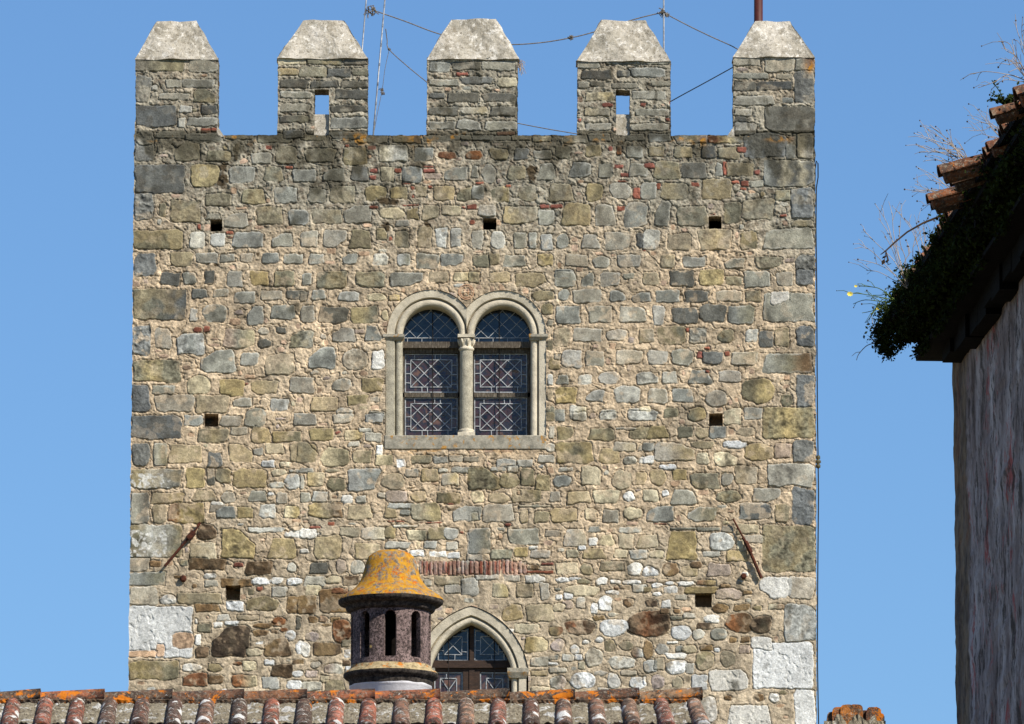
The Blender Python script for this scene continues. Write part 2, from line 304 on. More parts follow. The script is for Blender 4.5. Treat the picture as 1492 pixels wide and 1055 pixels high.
# ---------------------------------------------------------------- materials
def lin(c):
    c = np.asarray(c, float) / 255.0
    return np.where(c < 0.04045, c / 12.92, ((c + 0.055) / 1.055) ** 2.4)
def L4(c, k=1.0): return tuple(float(v) * k for v in lin(c)) + (1.0,)
class NT:
    def __init__(s, name):
        s.m = bpy.data.materials.new(name); s.m.use_nodes = True
        s.t = s.m.node_tree; s.n = s.t.nodes; s.l = s.t.links
        s.n.clear()
        s.out = s.n.new('ShaderNodeOutputMaterial')
        s.b = s.n.new('ShaderNodeBsdfPrincipled')
        s.l.new(s.b.outputs[0], s.out.inputs[0])
        s.tc = s.n.new('ShaderNodeTexCoord')
    def map(s, scale=(1, 1, 1), rot=(0, 0, 0)):
        m = s.n.new('ShaderNodeMapping'); m.inputs['Scale'].default_value = scale; m.inputs['Rotation'].default_value = rot
        s.l.new(s.tc.outputs['Object'], m.inputs[0]); return m.outputs[0]
    def noise(s, scale, detail=4, rough=0.6, vec=None, dist=0):
        n = s.n.new('ShaderNodeTexNoise'); n.inputs['Scale'].default_value = scale
        n.inputs['Detail'].default_value = detail; n.inputs['Roughness'].default_value = rough
        n.inputs['Distortion'].default_value = dist
        s.l.new(vec if vec is not None else s.tc.outputs['Object'], n.inputs['Vector']); return n.outputs['Fac']
    def voro(s, scale, vec=None, feat='F1'):
        n = s.n.new('ShaderNodeTexVoronoi'); n.feature = feat; n.inputs['Scale'].default_value = scale
        s.l.new(vec if vec is not None else s.tc.outputs['Object'], n.inputs['Vector']); return n.outputs['Distance']
    def ramp(s, fac, stops, interp='LINEAR'):
        r = s.n.new('ShaderNodeValToRGB'); r.color_ramp.interpolation = interp
        e = r.color_ramp.elements
        while len(e) < len(stops): e.new(0.5)
        for k, (p, c) in enumerate(stops):
            e[k].position = p
            e[k].color = c if isinstance(c, tuple) and len(c) == 4 else ((c, c, c, 1) if isinstance(c, (int, float)) else L4(c))
        s.l.new(fac, r.inputs[0]); return r.outputs[0]
    def mix(s, fac, a, b, mode='MIX'):
        m = s.n.new('ShaderNodeMix'); m.data_type = 'RGBA'; m.blend_type = mode
        for sock, v in ((m.inputs[0], fac), (m.inputs[6], a), (m.inputs[7], b)):
            if hasattr(v, 'node'): s.l.new(v, sock)
            elif isinstance(v, (int, float)): sock.default_value = v
            else: sock.default_value = L4(v) if len(v) == 3 else v
        return m.outputs[2]
    def math(s, op, a, b=0.0):
        m = s.n.new('ShaderNodeMath'); m.operation = op
        for sock, v in ((m.inputs[0], a), (m.inputs[1], b)):
            if hasattr(v, 'node'): s.l.new(v, sock)
            else: sock.default_value = v
        return m.outputs[0]
    def attr(s, name='Col'):
        a = s.n.new('ShaderNodeVertexColor'); a.layer_name = name; return a.outputs[0]
    def bump(s, h, dist=0.01, strength=1.0):
        b = s.n.new('ShaderNodeBump'); b.inputs['Distance'].default_value = dist; b.inputs['Strength'].default_value = strength
        s.l.new(h, b.inputs['Height']); s.l.new(b.outputs[0], s.b.inputs['Normal'])
    def done(s, col, rough=0.9, spec=0.3, metal=0.0):
        if hasattr(col, 'node'): s.l.new(col, s.b.inputs['Base Color'])
        else: s.b.inputs['Base Color'].default_value = L4(col) if len(col) == 3 else col
        if hasattr(rough, 'node'): s.l.new(rough, s.b.inputs['Roughness'])
        else: s.b.inputs['Roughness'].default_value = rough
        s.b.inputs['Specular IOR Level'].default_value = spec
        s.b.inputs['Metallic'].default_value = metal
        return s.m

def simple(name, c1, c2, scale=8, rough=0.85, bump=0.004, bscale=60, spec=0.3, metal=0.0, detail=5):
    t = NT(name)
    col = t.ramp(t.noise(scale, detail, 0.65), [(0.35, c1), (0.65, c2)])
    if bump: t.bump(t.noise(bscale, 4, 0.7), bump)
    return t.done(col, rough, spec, metal)

# stone masonry whose colours come from the individual stones laid in it
t = NT('rubble_masonry')
base = t.attr('Col')
g1 = t.ramp(t.noise(38, 5, 0.8), [(0.28, 0.58), (0.5, 1.0), (0.74, 1.32)])
g0 = t.ramp(t.noise(14, 5, 0.7, dist=0.4), [(0.3, 0.80), (0.7, 1.18)])
base = t.mix(1.0, base, g0, 'MULTIPLY')
c = t.mix(1.0, base, g1, 'MULTIPLY')
g2 = t.ramp(t.noise(150, 3, 0.7), [(0.33, 0.68), (0.6, 1.16)])
c = t.mix(1.0, c, g2, 'MULTIPLY')
t.bump(t.math('ADD', t.noise(60, 5, 0.75), t.math('MULTIPLY', t.noise(190, 3, 0.7), 0.5)), 0.012)
M_MASON = t.done(c, 0.93, 0.2)

# plain masonry for the sides no stone was copied for
t = NT('side_masonry')
br = t.n.new('ShaderNodeTexVoronoi'); br.inputs['Scale'].default_value = 4.2
t.l.new(t.map((1, 1, 1.7)), br.inputs['Vector'])
stone = t.ramp(br.outputs['Distance'], [(0.30, 1.0), (0.42, 0.0)])
sc_ = t.n.new('ShaderNodeSeparateColor'); t.l.new(br.outputs['Color'], sc_.inputs[0])
c = t.ramp(sc_.outputs[0], [(0, (110, 112, 110)), (0.35, (140, 140, 132)), (0.6, (128, 120, 92)), (0.85, (150, 135, 95)), (1, (185, 180, 165))])
c = t.mix(stone, (176, 150, 124), c)
c = t.mix(1.0, c, t.ramp(t.noise(30, 5, 0.7), [(0.3, 0.7), (0.7, 1.2)]), 'MULTIPLY')
t.bump(t.math('ADD', stone, t.noise(50, 5, 0.7)), 0.02)
M_SIDE = t.done(c, 0.93, 0.2)

# lime plaster of the merlon caps
t = NT('cap_plaster')
c = t.ramp(t.noise(3.2, 6, 0.7), [(0.30, (132, 126, 112)), (0.47, (172, 164, 148)), (0.68, (198, 190, 176))])
c = t.mix(t.ramp(t.noise(9, 6, 0.75, dist=0.8), [(0.54, 0.0), (0.60, 0.75)]), c, (228, 222, 210))
c = t.mix(t.ramp(t.noise(5, 5, 0.75, dist=0.4), [(0.52, 0.0), (0.66, 0.7)]), c, (118, 108, 90))
c = t.mix(t.ramp(t.noise(26, 5, 0.8), [(0.55, 0.0), (0.62, 0.85)]), c, (100, 92, 78))
c = t.mix(t.ramp(t.noise(11, 5, 0.8), [(0.64, 0.0), (0.70, 0.5)]), c, (150, 130, 72))
t.bump(t.math('ADD', t.noise(20, 8, 0.85), t.math('MULTIPLY', t.noise(5, 3, 0.7), 0.4)), 0.014)
M_CAP = t.done(c, 0.95, 0.2)

# dressed limestone of the windows
t = NT('dressed_limestone')
c = t.ramp(t.noise(3.2, 6, 0.7), [(0.3, (170, 160, 140)), (0.6, (208, 197, 174))])
c = t.mix(t.ramp(t.noise(95, 3, 0.8), [(0.56, 0.0), (0.70, 0.7)]), c, (110, 104, 90))
c = t.mix(t.ramp(t.noise(2.2, 6, 0.8, dist=0.5), [(0.5, 0.0), (0.66, 0.5)]), c, (128, 122, 106))
t.bump(t.math('ADD', t.noise(80, 4, 0.7), t.math('MULTIPLY', t.noise(9, 4, 0.7), 2.0)), 0.008)
M_LIME = t.done(c, 0.88, 0.25)
# weathered limestone: jambs, columns
t = NT('weathered_limestone')
c = t.ramp(t.noise(9, 6, 0.7), [(0.3, (138, 132, 116)), (0.65, (190, 182, 160))])
c = t.mix(t.ramp(t.noise(75, 3, 0.8), [(0.52, 0.0), (0.64, 0.85)]), c, (92, 86, 74))
t.bump(t.noise(70, 4, 0.75), 0.008)
M_LIME2 = t.done(c, 0.9, 0.2)
t = NT('lichen_sill_stone')
c = t.ramp(t.noise(9, 6, 0.75), [(0.35, (120, 116, 104)), (0.62, (176, 168, 150))])
c = t.mix(t.ramp(t.noise(7.5, 5, 0.7, dist=0.4), [(0.56, 0.0), (0.61, 0.85)]), c, (180, 128, 44))
c = t.mix(t.ramp(t.noise(60, 4, 0.8), [(0.56, 0.0), (0.68, 0.8)]), c, (88, 84, 74))
t.bump(t.noise(60, 5, 0.8), 0.012)
M_SILL = t.done(c, 0.92, 0.2)

t = NT('weathered_wood')
c = t.ramp(t.noise(10, 6, 0.8, vec=t.map((6, 1, 1))), [(0.3, (36, 30, 25)), (0.52, (84, 76, 65)), (0.72, (150, 141, 126))])
t.bump(t.noise(20, 5, 0.8), 0.006)
M_WOODG = t.done(c, 0.85, 0.2)
t = NT('brown_stained_wood')
c = t.ramp(t.noise(9, 6, 0.8, vec=t.map((1, 1, 5))), [(0.3, (28, 19, 13)), (0.6, (60, 42, 30)), (0.8, (112, 86, 64))])
t.bump(t.noise(20, 5, 0.8), 0.006)
M_WOODB = t.done(c, 0.7, 0.3)
M_SHADEWOOD = simple('shade_darkened_timber', (3, 3, 2), (11, 9, 7), 6, 0.95, 0.01, 30, 0.1)  # eave shade painted into the timber as a near-black colour

t = NT('old_window_glass')
c = t.ramp(t.noise(3.0, 3, 0.6), [(0.36, (20, 26, 34)), (0.47, (66, 46, 46)), (0.57, (40, 42, 50)), (0.66, (100, 74, 62))])
t.bump(t.noise(11, 3, 0.6), 0.016)
M_GLASS = t.done(c, 0.12, 0.5)
t = NT('old_fanlight_glass')
c = t.ramp(t.noise(4, 3, 0.6), [(0.4, (8, 16, 26)), (0.65, (22, 36, 50))])
t.bump(t.noise(5, 3, 0.6), 0.006)
M_GLASS2 = t.done(c, 0.12, 0.5)
M_LEAD = simple('whitened_lead', (112, 116, 120), (176, 178, 178), 20, 0.5, 0, 40, 0.5)
M_IRONBLK = simple('black_iron', (14, 13, 14), (30, 26, 25), 20, 0.7, 0.002, 60, 0.3)
M_RUST = simple('rusted_iron', (46, 26, 20), (92, 50, 34), 18, 0.9, 0.006, 50, 0.2)
M_POLEBROWN = simple('brown_painted_pole', (58, 26, 20), (84, 38, 28), 4, 0.5, 0, 30, 0.4)
M_STEEL = simple('galvanised_steel', (96, 100, 106), (156, 160, 164), 14, 0.45, 0, 30, 0.5, 0.3)
M_ROPE = simple('old_rope', (84, 78, 70), (136, 126, 112), 40, 0.95, 0, 30, 0.1)
M_CABLE = simple('black_cable', (16, 18, 24), (30, 34, 40), 10, 0.6, 0, 30, 0.3)
M_DARK = simple('near_black_interior', (10, 9, 8), (26, 22, 19), 10, 0.95, 0.01, 30, 0.05)  # near-black colour for flue, window backs and upper putlog holes
M_HOLE = simple('putlog_interior_stone', (60, 52, 44), (110, 95, 78), 12, 0.95, 0.02, 30, 0.1)

def lichen_discs(t, c, sc=6.5):
    nn = t.n.new('ShaderNodeTexNoise'); nn.inputs['Scale'].default_value = 14; t.l.new(t.tc.outputs['Object'], nn.inputs['Vector'])
    va = t.n.new('ShaderNodeVectorMath'); va.operation = 'MULTIPLY_ADD'; t.l.new(nn.outputs['Color'], va.inputs[0])
    va.inputs[1].default_value = (.12, .12, .12); t.l.new(t.tc.outputs['Object'], va.inputs[2])
    v = t.n.new('ShaderNodeTexVoronoi'); v.inputs['Scale'].default_value = sc; t.l.new(va.outputs[0], v.inputs['Vector'])
    sp3 = t.n.new('ShaderNodeSeparateColor'); t.l.new(v.outputs['Color'], sp3.inputs[0])
    rad = t.math('MULTIPLY', sp3.outputs[0], .62)
    m = t.ramp(t.math('SUBTRACT', t.math('ADD', rad, -.17), v.outputs['Distance']), [(0.0, 0.0), (0.04, 0.92)])
    return t.mix(m, c, t.ramp(t.noise(40, 4, .8), [(.35, (150, 148, 140)), (.55, (218, 216, 210))]))
# roof tiles: per-tile colour + lichens
def tile_mat(name, grime, white, orange):
    t = NT(name)
    c = t.attr('Col')
    c = t.mix(1.0, c, t.ramp(t.noise(26, 5, 0.75), [(0.3, 0.72), (0.7, 1.25)]), 'MULTIPLY')
    c = t.mix(t.ramp(t.noise(11, 6, 0.8, dist=0.3), [(grime, 0.0), (grime + 0.10, 0.88)]), c, (58, 50, 44))
    c = t.mix(t.ramp(t.noise(42, 5, 0.8), [(0.53, 0.0), (0.61, 0.8)]), c, (134, 124, 108))
    c = t.mix(t.ramp(t.noise(16, 5, 0.85, dist=0.8), [(white, 0.0), (white + 0.04, 0.9)]), c, (196, 192, 182))
    c = t.mix(t.ramp(t.noise(6.5, 6, 0.75, dist=0.5), [(orange, 0.0), (orange + 0.04, 0.92)]), c, (196, 112, 22))
    if white < .6:
        c = lichen_discs(t, c)
    t.bump(t.math('ADD', t.noise(45, 5, 0.8), t.math('MULTIPLY', t.noise(12, 4, 0.7), 1.5)), 0.008)
    return t.done(c, 0.92, 0.2)
M_TILE = tile_mat('old_clay_tile', 0.44, 0.57, 0.64)
M_RIDGE = tile_mat('lichened_ridge_tile', 0.45, 0.62, 0.545)
t = NT('roof_mortar')
c = t.ramp(t.noise(14, 6, 0.75), [(0.3, (122, 112, 94)), (0.65, (176, 166, 144))])
c = t.mix(t.ramp(t.noise(40, 5, 0.8), [(0.57, 0.0), (0.66, 0.8)]), c, (92, 84, 72))
c = t.mix(t.ramp(t.noise(7.5, 4, 0.7, dist=1.4), [(0.57, 0.0), (0.60, 0.95)]), c, (216, 214, 206))
c = t.mix(t.ramp(t.noise(22, 4, 0.8), [(0.54, 0.0), (0.62, 0.75)]), c, (86, 76, 60))
c = t.mix(t.ramp(t.noise(8, 5, 0.7), [(0.66, 0.0), (0.7, 0.8)]), c, (176, 118, 40))
c = lichen_discs(t, c, 5.5)
t.bump(t.noise(32, 6, 0.85), 0.03)
M_RMORT = t.done(c, 0.95, 0.15)

# chimney
t = NT('chimney_cap_lichen')
c = t.ramp(t.noise(22, 6, 0.8), [(0.35, (80, 73, 64)), (0.65, (156, 146, 130))])
gz = t.n.new('ShaderNodeSeparateXYZ'); t.l.new(t.tc.outputs['Object'], gz.inputs[0])
m1 = t.ramp(t.noise(12, 7, 0.85, dist=0.5), [(0.45, 0.0), (0.51, 0.95)])
c = t.mix(m1, c, t.ramp(t.noise(20, 5, 0.7), [(0.35, (176, 120, 26)), (0.7, (210, 158, 44))]))
c = t.mix(t.ramp(t.noise(15, 4, 0.8), [(0.57, 0.0), (0.62, 0.9)]), c, (188, 96, 22))
c = t.mix(t.ramp(t.noise(55, 4, 0.85), [(0.60, 0.0), (0.66, 0.9)]), c, (62, 52, 40))
t.bump(t.noise(40, 6, 0.85), 0.012)
M_CHCAP = t.done(c, 0.95, 0.15)
t = NT('sooty_mauve_plaster')
c = t.ramp(t.noise(7, 6, 0.7), [(0.35, (116, 98, 94)), (0.65, (162, 140, 134))])
c = t.mix(t.ramp(t.noise(58, 6, 0.85), [(0.46, 0.0), (0.55, 0.92)]), c, (40, 34, 32))
c = t.mix(t.ramp(t.noise(9, 5, 0.8), [(0.50, 0.0), (0.62, 0.8)]), c, (54, 46, 42))
c = t.mix(t.ramp(t.voro(6.5), [(0.05, 0.9), (0.09, 0.0)]), c, (176, 150, 90))
t.bump(t.noise(50, 6, 0.85), 0.008)
M_CHBODY = t.done(c, 0.93, 0.2)
t = NT('dark_mottled_moulding')  # darker mottled colour for the cap rim and the collar underside
c = t.ramp(t.noise(30, 6, 0.8), [(0.40, (34, 30, 28)), (0.62, (92, 84, 76)), (0.75, (170, 164, 156))])
t.bump(t.noise(50, 6, 0.85), 0.01)
M_CHRIM = t.done(c, 0.93, 0.2)
t = NT('ochre_crusted_moulding')
c = t.ramp(t.noise(24, 6, 0.8), [(0.34, (70, 60, 48)), (0.5, (176, 156, 116)), (0.75, (204, 190, 158))])
c = t.mix(t.ramp(t.noise(9, 5, 0.75), [(0.58, 0.0), (0.62, 0.9)]), c, (200, 118, 26))
t.bump(t.noise(50, 6, 0.85), 0.01)
M_CHRIM2 = t.done(c, 0.93, 0.2)
M_WHITE = simple('grimy_whitewash', (206, 204, 206), (238, 236, 238), 6, 0.9, 0.004, 60, 0.2)

# old house plaster: grey lime wash with streaks of red showing through
t = NT('peeling_plaster')
vv = t.map((2.2, 2.2, 1.0))
c = t.ramp(t.noise(1.3, 7, 0.75, vec=vv), [(0.32, (98, 80, 72)), (0.48, (152, 136, 130)), (0.66, (206, 194, 190))])
c = t.mix(t.ramp(t.noise(1.1, 7, 0.78, vec=t.map((3, 1.6, 1.1))), [(0.555, 0.0), (0.60, 0.85)]), c, (176, 84, 76))
c = t.mix(t.ramp(t.noise(2.0, 7, 0.8, vec=t.map((3, 2.4, 1.0))), [(0.53, 0.0), (0.57, 0.9)]), c, (74, 62, 52))
c = t.mix(t.ramp(t.noise(7, 6, 0.85, vec=t.map((2, 2, 1))), [(0.56, 0.0), (0.60, 0.8)]), c, (66, 56, 52))
sx_ = t.n.new('ShaderNodeSeparateXYZ'); t.l.new(t.tc.outputs['Object'], sx_.inputs[0])
cb_ = t.math('ADD', sx_.outputs[1], t.math('MULTIPLY', t.noise(1.2, 5, 0.7), 0.8))
cm_ = t.ramp(t.math('MULTIPLY', t.math('ADD', cb_, 62.45), 1.0), [(0.0, 0.0), (0.12, 0.85)])
c = t.mix(cm_, c, t.ramp(t.noise(2.6, 6, 0.75, vec=t.map((2, 2, 1))), [(0.4, (70, 56, 42)), (0.6, (142, 120, 92))]))
t.bump(t.noise(5, 7, 0.8), 0.02)
M_PEEL = t.done(c, 0.95, 0.15)
M_HOUSEW = simple('house_limewash', (170, 164, 150), (206, 200, 186), 3, 0.95, 0.006, 40, 0.2)
t = NT('moss')
c = t.ramp(t.noise(9, 4, 0.7), [(0.35, (20, 26, 10)), (0.6, (44, 54, 18)), (0.75, (66, 78, 28))])
M_MOSS = t.done(c, 0.95, 0.1)
M_STALK = simple('dry_stalk', (128, 112, 96), (176, 164, 150), 12, 0.9, 0, 30, 0.1)
M_STALKD = simple('brown_seed_head', (52, 40, 30), (84, 66, 48), 12, 0.9, 0, 30, 0.1)
M_GREENST = simple('green_stalk', (60, 76, 34), (92, 110, 52), 12, 0.9, 0, 30, 0.1)
M_PETAL = simple('yellow_petal', (220, 196, 70), (236, 222, 120), 12, 0.8, 0, 30, 0.1)
M_GROUND = simple('dry_ground', (120, 108, 84), (96, 98, 66), 0.05, 0.95, 0.02, 2, 0.1)

# ---------------------------------------------------------------- ground
mb = MB(); mb.add([(-2500, -2500, 0), (2500, -2500, 0), (2500, 2500, 0), (-2500, 2500, 0)], [(0, 1, 2, 3)])
tag(mb.build('ground', M_GROUND), kind='structure')

# ================================================================ TOWER
# relief and colour of the front, stone by stone; u runs with the photo's x (tower edges straight), v with its y
U0, U1, V0, V1, ST = 178.0, 1202.0, 76.0, 1072.0, 0.8
nu, nv = int((U1 - U0) / ST) + 1, int((V1 - V0) / ST) + 1
us = U0 + np.arange(nu) * ST; vs_ = V0 + np.arange(nv) * ST
UU, VV = np.meshgrid(us, vs_)
def u2px(u, v):
    tt = (np.asarray(u, float) - 192.0) / 997.0
    return u + (np.asarray(v, float) - 550.0) * ((-10/900.0) * (1 - tt) + (2.5/900.0) * tt)
def px2u(p, v):
    u = np.array(p, float)
    for _ in range(3): u = p - (u2px(u, v) - u)
    return float(u) if u.ndim == 0 else u
SH = UU.shape
PAL = dict(g=(138,137,125), d=(104,103,95), s=(120,120,114), o=(131,126,104), y=(168,152,110), p=(200,188,156), w=(222,220,212),
           l=(176,173,160), b=(128,104,76), k=(88,72,54), r=(140,86,70), q=(126,86,58), m=(166,150,136), x=(42,34,16), W=(228,226,218), n=(186,158,132))
ROUGH = dict(g=4, d=5, s=15, o=8.5, y=7.5, p=8.5, w=13, l=7, b=11, k=16, r=6, q=12, m=9, x=8, W=8, n=6)
# mortar
bz = sstep((VV - 250) / 220.0)            # upper zone: grey, weathered -> peach
bs = sstep((VV - 800) / 90.0)             # foot: beige rough cast
peach, grey, sand = lin((195, 174, 145)), lin((154, 147, 130)), lin((186, 169, 143))
nz = fbm(SH, 60, 4, 1) * 0.9
kmix = np.clip(bz * 0.95 + nz * 0.55, 0, 1)[..., None]
COL = grey * (1 - kmix) + peach * kmix
COL = COL * (1 - bs[..., None]) + sand * bs[..., None]
f1 = fbm(SH, 14, 4, 2); f2 = fbm(SH, 5, 3, 3); f3 = fbm(SH, 2.2, 2, 4)
COL = COL * (1 + 0.22 * f1 + 0.20 * f2 + 0.14 * f3)[..., None]
gritm = sstep((fbm(SH, 3.0, 2, 9) - 0.25) * 3)[..., None] * (0.35 + 0.25 * (1 - bz))[..., None]
COL = COL * (1 - gritm) + lin((112, 98, 82)) * gritm
rid = np.abs(fbm(SH, 17, 3, 5)); rid2 = np.abs(fbm(SH, 9, 2, 6, sx=14))
crack = np.exp(-(rid / 0.04) ** 2) * sstep((fbm(SH, 40, 2, 7) + 0.6) * 1.8)
crack2 = np.exp(-(rid2 / 0.05) ** 2) * sstep((fbm(SH, 30, 2, 8) + 0.2) * 2)
am = (1.7 - 0.5 * bz) * (1 - 0.35 * bs)
H = (5.5 * f1 + 7.5 * f2 + 6.0 * f3) * am - (20 * crack + 16 * crack2) * (1 - 0.5 * bs)
OCC = np.zeros(SH, np.float32)
rng = np.random.default_rng(11)
WARP1, WARP2 = fbm(SH, 11, 3, 21), fbm(SH, 11, 3, 22)
RN1, RN2, RN3 = fbm(SH, 7, 3, 23), 1 - 2 * np.abs(fbm(SH, 6, 3, 24)), fbm(SH, 2.6, 2, 25)
PIT = sstep((noise(SH, 3.4, 2.6, 77) - 0.35) * 3) * sstep(noise(SH, 11, 11, 78) + 0.9)
CN1, CN2 = fbm(SH, 16, 3, 26), fbm(SH, 6, 3, 27)
CN3 = fbm(SH, 22, 3, 28, sx=6)            # vertical run-off
GRV = sstep(fbm(SH, 12, 2, 29) + 1.0)
def stone(x0, y0, x1, y1, code, lift=None, auto=False):
    """one stone: box in photo pixels, colours across its width, optional shape letter"""
    if code[0] == 'x':
        cy, cx = (y0 + y1) / 2, px2u((x0 + x1) / 2, (y0 + y1) / 2); w, h = (x1 - x0) / 2, (y1 - y0) / 2
        S = (slice(max(0, int((cy - h*1.8 - V0) / ST)), int((cy + h*1.8 - V0) / ST)), slice(int((cx - w*1.8 - U0) / ST), int((cx + w*1.8 - U0) / ST)))
        k = np.hypot((UU[S] - cx) / w, (VV[S] - cy) / h)
        m = sstep((1.0 - k + 0.55 * CN2[S] + 0.5 * WARP1[S] + .25 * RN3[S]) * 2.6)[..., None] * .9
        COL[S] = COL[S] * (1 - m) + lin((58, 44, 22)) * m * (1 + .4 * RN3[S][..., None])
        H[S] += 4 * RN3[S] * m[..., 0]
        return
    shape = code[-1] if len(code) > 1 and code[-1] in 'OTVLRDE' else ''
    cols = code[:-1] if shape else code
    cy, cx = (y0 + y1) / 2, px2u((x0 + x1) / 2, (y0 + y1) / 2)
    w, h = (x1 - x0) / 2, (y1 - y0) / 2
    i0, i1 = max(0, int((cy - h - 6 - V0) / ST)), min(nv, int((cy + h + 7 - V0) / ST))
    j0, j1 = max(0, int((cx - w - 6 - U0) / ST)), min(nu, int((cx + w + 7 - U0) / ST))
    if i1 - i0 < 2 or j1 - j0 < 2: return
    S = (slice(i0, i1), slice(j0, j1))
    mn = min(w, h)
    wa = min(1.7, 0.10 * mn + 0.35)
    X = UU[S] - cx + WARP1[S] * wa; Y = VV[S] - cy + WARP2[S] * wa
    j = lambda a: rng.uniform(-a, a)
    tx, by = 0.0, 0.0
    if shape == 'T': tx = 0.26 * w
    if shape == 'V': by = 0.22 * w
    q = min(w, h)
    jj = .15 if w * h < 600 else .05
    P = [(-w + tx + j(jj)*w, -h + j(jj)*h), (w - tx + j(jj)*w, -h + j(jj)*h), (w - by + j(jj*.8)*w, h + j(jj*.7)*h), (-w + by + j(jj*.8)*w, h + j(jj*.7)*h)]
    if shape == 'O' or cols[0] in 'x':
        k = np.sqrt((X / w) ** 2 + (Y / h) ** 2 + 1e-6)
        ang = np.arctan2(Y / h, X / w)
        k = k * (1 + 0.07 * np.sin(2 * ang + j(3)) + 0.06 * np.sin(3 * ang + j(3)) + 0.05 * np.sin(5 * ang + j(3)))
        sdv = (k - 1) * mn
        k4 = ((np.abs(X) / w) ** 3.2 + (np.abs(Y) / h) ** 3.2 + 1e-6) ** (1 / 3.2)
        sdv = 0.5 * sdv + 0.5 * (k4 - 1) * mn
    else:
        planes = []
        for a in range(4):
            (ax, ay), (bx, by2) = P[a], P[(a + 1) % 4]
            ex, ey = bx - ax, by2 - ay; ln = math.hypot(ex, ey)
            nx, ny = ey / ln, -ex / ln
            planes.append((nx, ny, nx * ax + ny * ay))
        cc = {'L': 0, 'R': 1, 'E': 2, 'D': 3}.get(shape, -1)
        for a, (sx, sy) in enumerate(((-1, -1), (1, -1), (1, 1), (-1, 1))):
            cut = 0.62 if a == cc else rng.choice([rng.uniform(0.0, 0.12), rng.uniform(.15, .42)], p=[.6, .4])
            if w * h > 700 and a != cc: cut *= 0.35
            nx, ny = sx * h, sy * w; ln = math.hypot(nx, ny); nx /= ln; ny /= ln
            d = abs(nx) * w + abs(ny) * h - cut * q * 0.75 * (1.6 if a == cc else 1)
            planes.append((nx, ny, d))
        kk = max(0.3, min(.7, 0.05 * mn))
        E = np.stack([nx * X + ny * Y - d for nx, ny, d in planes])
        mx = E.max(0)
        sdv = mx + kk * np.log(np.exp((E - mx) / kk).sum(0)) - 0.3 * kk
    sdv = sdv + 0.75 * RN3[S] + 0.5 * CN2[S] + (0.5 * WARP2[S] if mn > 6 else 0)
    ins = sstep(-sdv / 1.1 + 0.5)
    c0 = cols[0]
    rg = ROUGH[c0]
    base = (lift * .7 if lift is not None else rng.uniform(1, 7.5))
    if c0 in 'x': base = -14
    if c0 == 'n': base = -3
    if c0 in 'dgl': base += 1
    ed = min(1.5, 0.25 * mn + 0.4)
    dome = np.clip(np.clip(-sdv, 0, 99) / ed, 0, 1); dome = dome * (2 - dome)
    tilt = (j(5) * X / w + (j(4) + 1.0) * Y / h)
    cr_ = j(6); fx = math.cos(cr_ * 9); fy = math.sin(cr_ * 9)
    tilt = tilt - rng.uniform(0, 7) * np.maximum(0, fx * X / w + fy * Y / h - rng.uniform(-.2, .5))
    if c0 == 'W': rough = 2.5 * RN1[S] - 11 * PIT[S] + 3 * RN3[S]
    elif c0 == 's': rough = 8 * RN2[S] * 0.8 + 5 * RN3[S] + 3 * RN1[S]
    else: rough = rg * (0.55 * RN1[S] + 0.35 * RN2[S] + 0.35 * RN3[S])
    big_r = 1.0 if rng.random() > .27 or c0 in 'gdW' else 2.0
    hh = base * dome + tilt * dome * .75 + rough * dome * (1.35 if big_r > 1 else .85)
    groove = (19 * np.exp(-((sdv - 0.45) / 0.75) ** 2)) * GRV[S] * (0.55 if auto else 1.0)
    H[S] = H[S] * (1 - ins) + hh * ins - groove * (1 - 0.6 * ins)
    # colour
    hue = rng.uniform(-4, 4); cl = [lin(np.clip(np.array(PAL[a], float) * (1 + rng.uniform(-.11, .09)) * .96 + np.array([hue, hue * .25, -hue]), 2, 250)) for a in cols]
    if len(cl) == 1: cb = np.broadcast_to(cl[0], X.shape + (3,))
    else:
        ff = np.clip((X / w + 1) / 2 + 0.10 * CN2[S], 0, 0.9999) * len(cl)
        i_ = np.floor(ff).astype(int); fr = sstep((ff - i_ - 0.5) * 2 + 0.5)
        A = np.array(cl); lo = np.clip(i_, 0, len(cl) - 1)
        nb = np.clip(np.where(ff - i_ > 0.5, lo + 1, lo - 1), 0, len(cl) - 1)
        wgt = np.clip(np.abs(ff - i_ - 0.5) * 2, 0, 1)[..., None] * 0.5
        cb = A[lo] * (1 - wgt) + A[nb] * wgt
    amp = {'w': .18, 'W': .08, 's': .3, 'd': .34, 'k': .6, 'q': .45, 'b': .45}.get(c0, .36)
    mod = 1 + amp * CN1[S] + amp * 0.8 * CN2[S] + (0.20 * CN3[S] if c0 in 'gdl' else 0) + (0.10 + .28 * (big_r - 1)) * RN3[S] + (big_r - 1) * .3 * RN2[S]
    cc_ = cb * np.clip(mod, 0.25, 1.7)[..., None]
    if c0 in 'oyb':                                       # ochre staining
        m = sstep((CN1[S] + 0.1 + j(.4)) * 2)[..., None] * 0.38
        cc_ = cc_ * (1 - m) + lin((150, 128, 86)) * m
    if c0 in 'gl' and mn > 5:                             # paler line just inside the edges
        m = (np.exp(-((sdv + 1.2) / 1.3) ** 2) * sstep(CN2[S] + 0.5))[..., None] * 0.45
        cc_ = cc_ * (1 - m) + lin((196, 194, 184)) * m
    sm_ = sstep((WARP1[S] * 1.2 + CN2[S] * .6 - rng.uniform(.15, .75)) * 3)[..., None] * .55   # mortar smeared over the face
    if w * h > 420: sm_ = sm_ * .45
    if c0 not in 'xnWkr': cc_ = cc_ * (1 - sm_) + COL[S] * sm_
    if c0 in 'kq':
        m = sstep((CN2[S] - 0.1) * 4)[..., None] * 0.5
        cc_ = cc_ * (1 - m) + lin((150, 130, 105)) * m
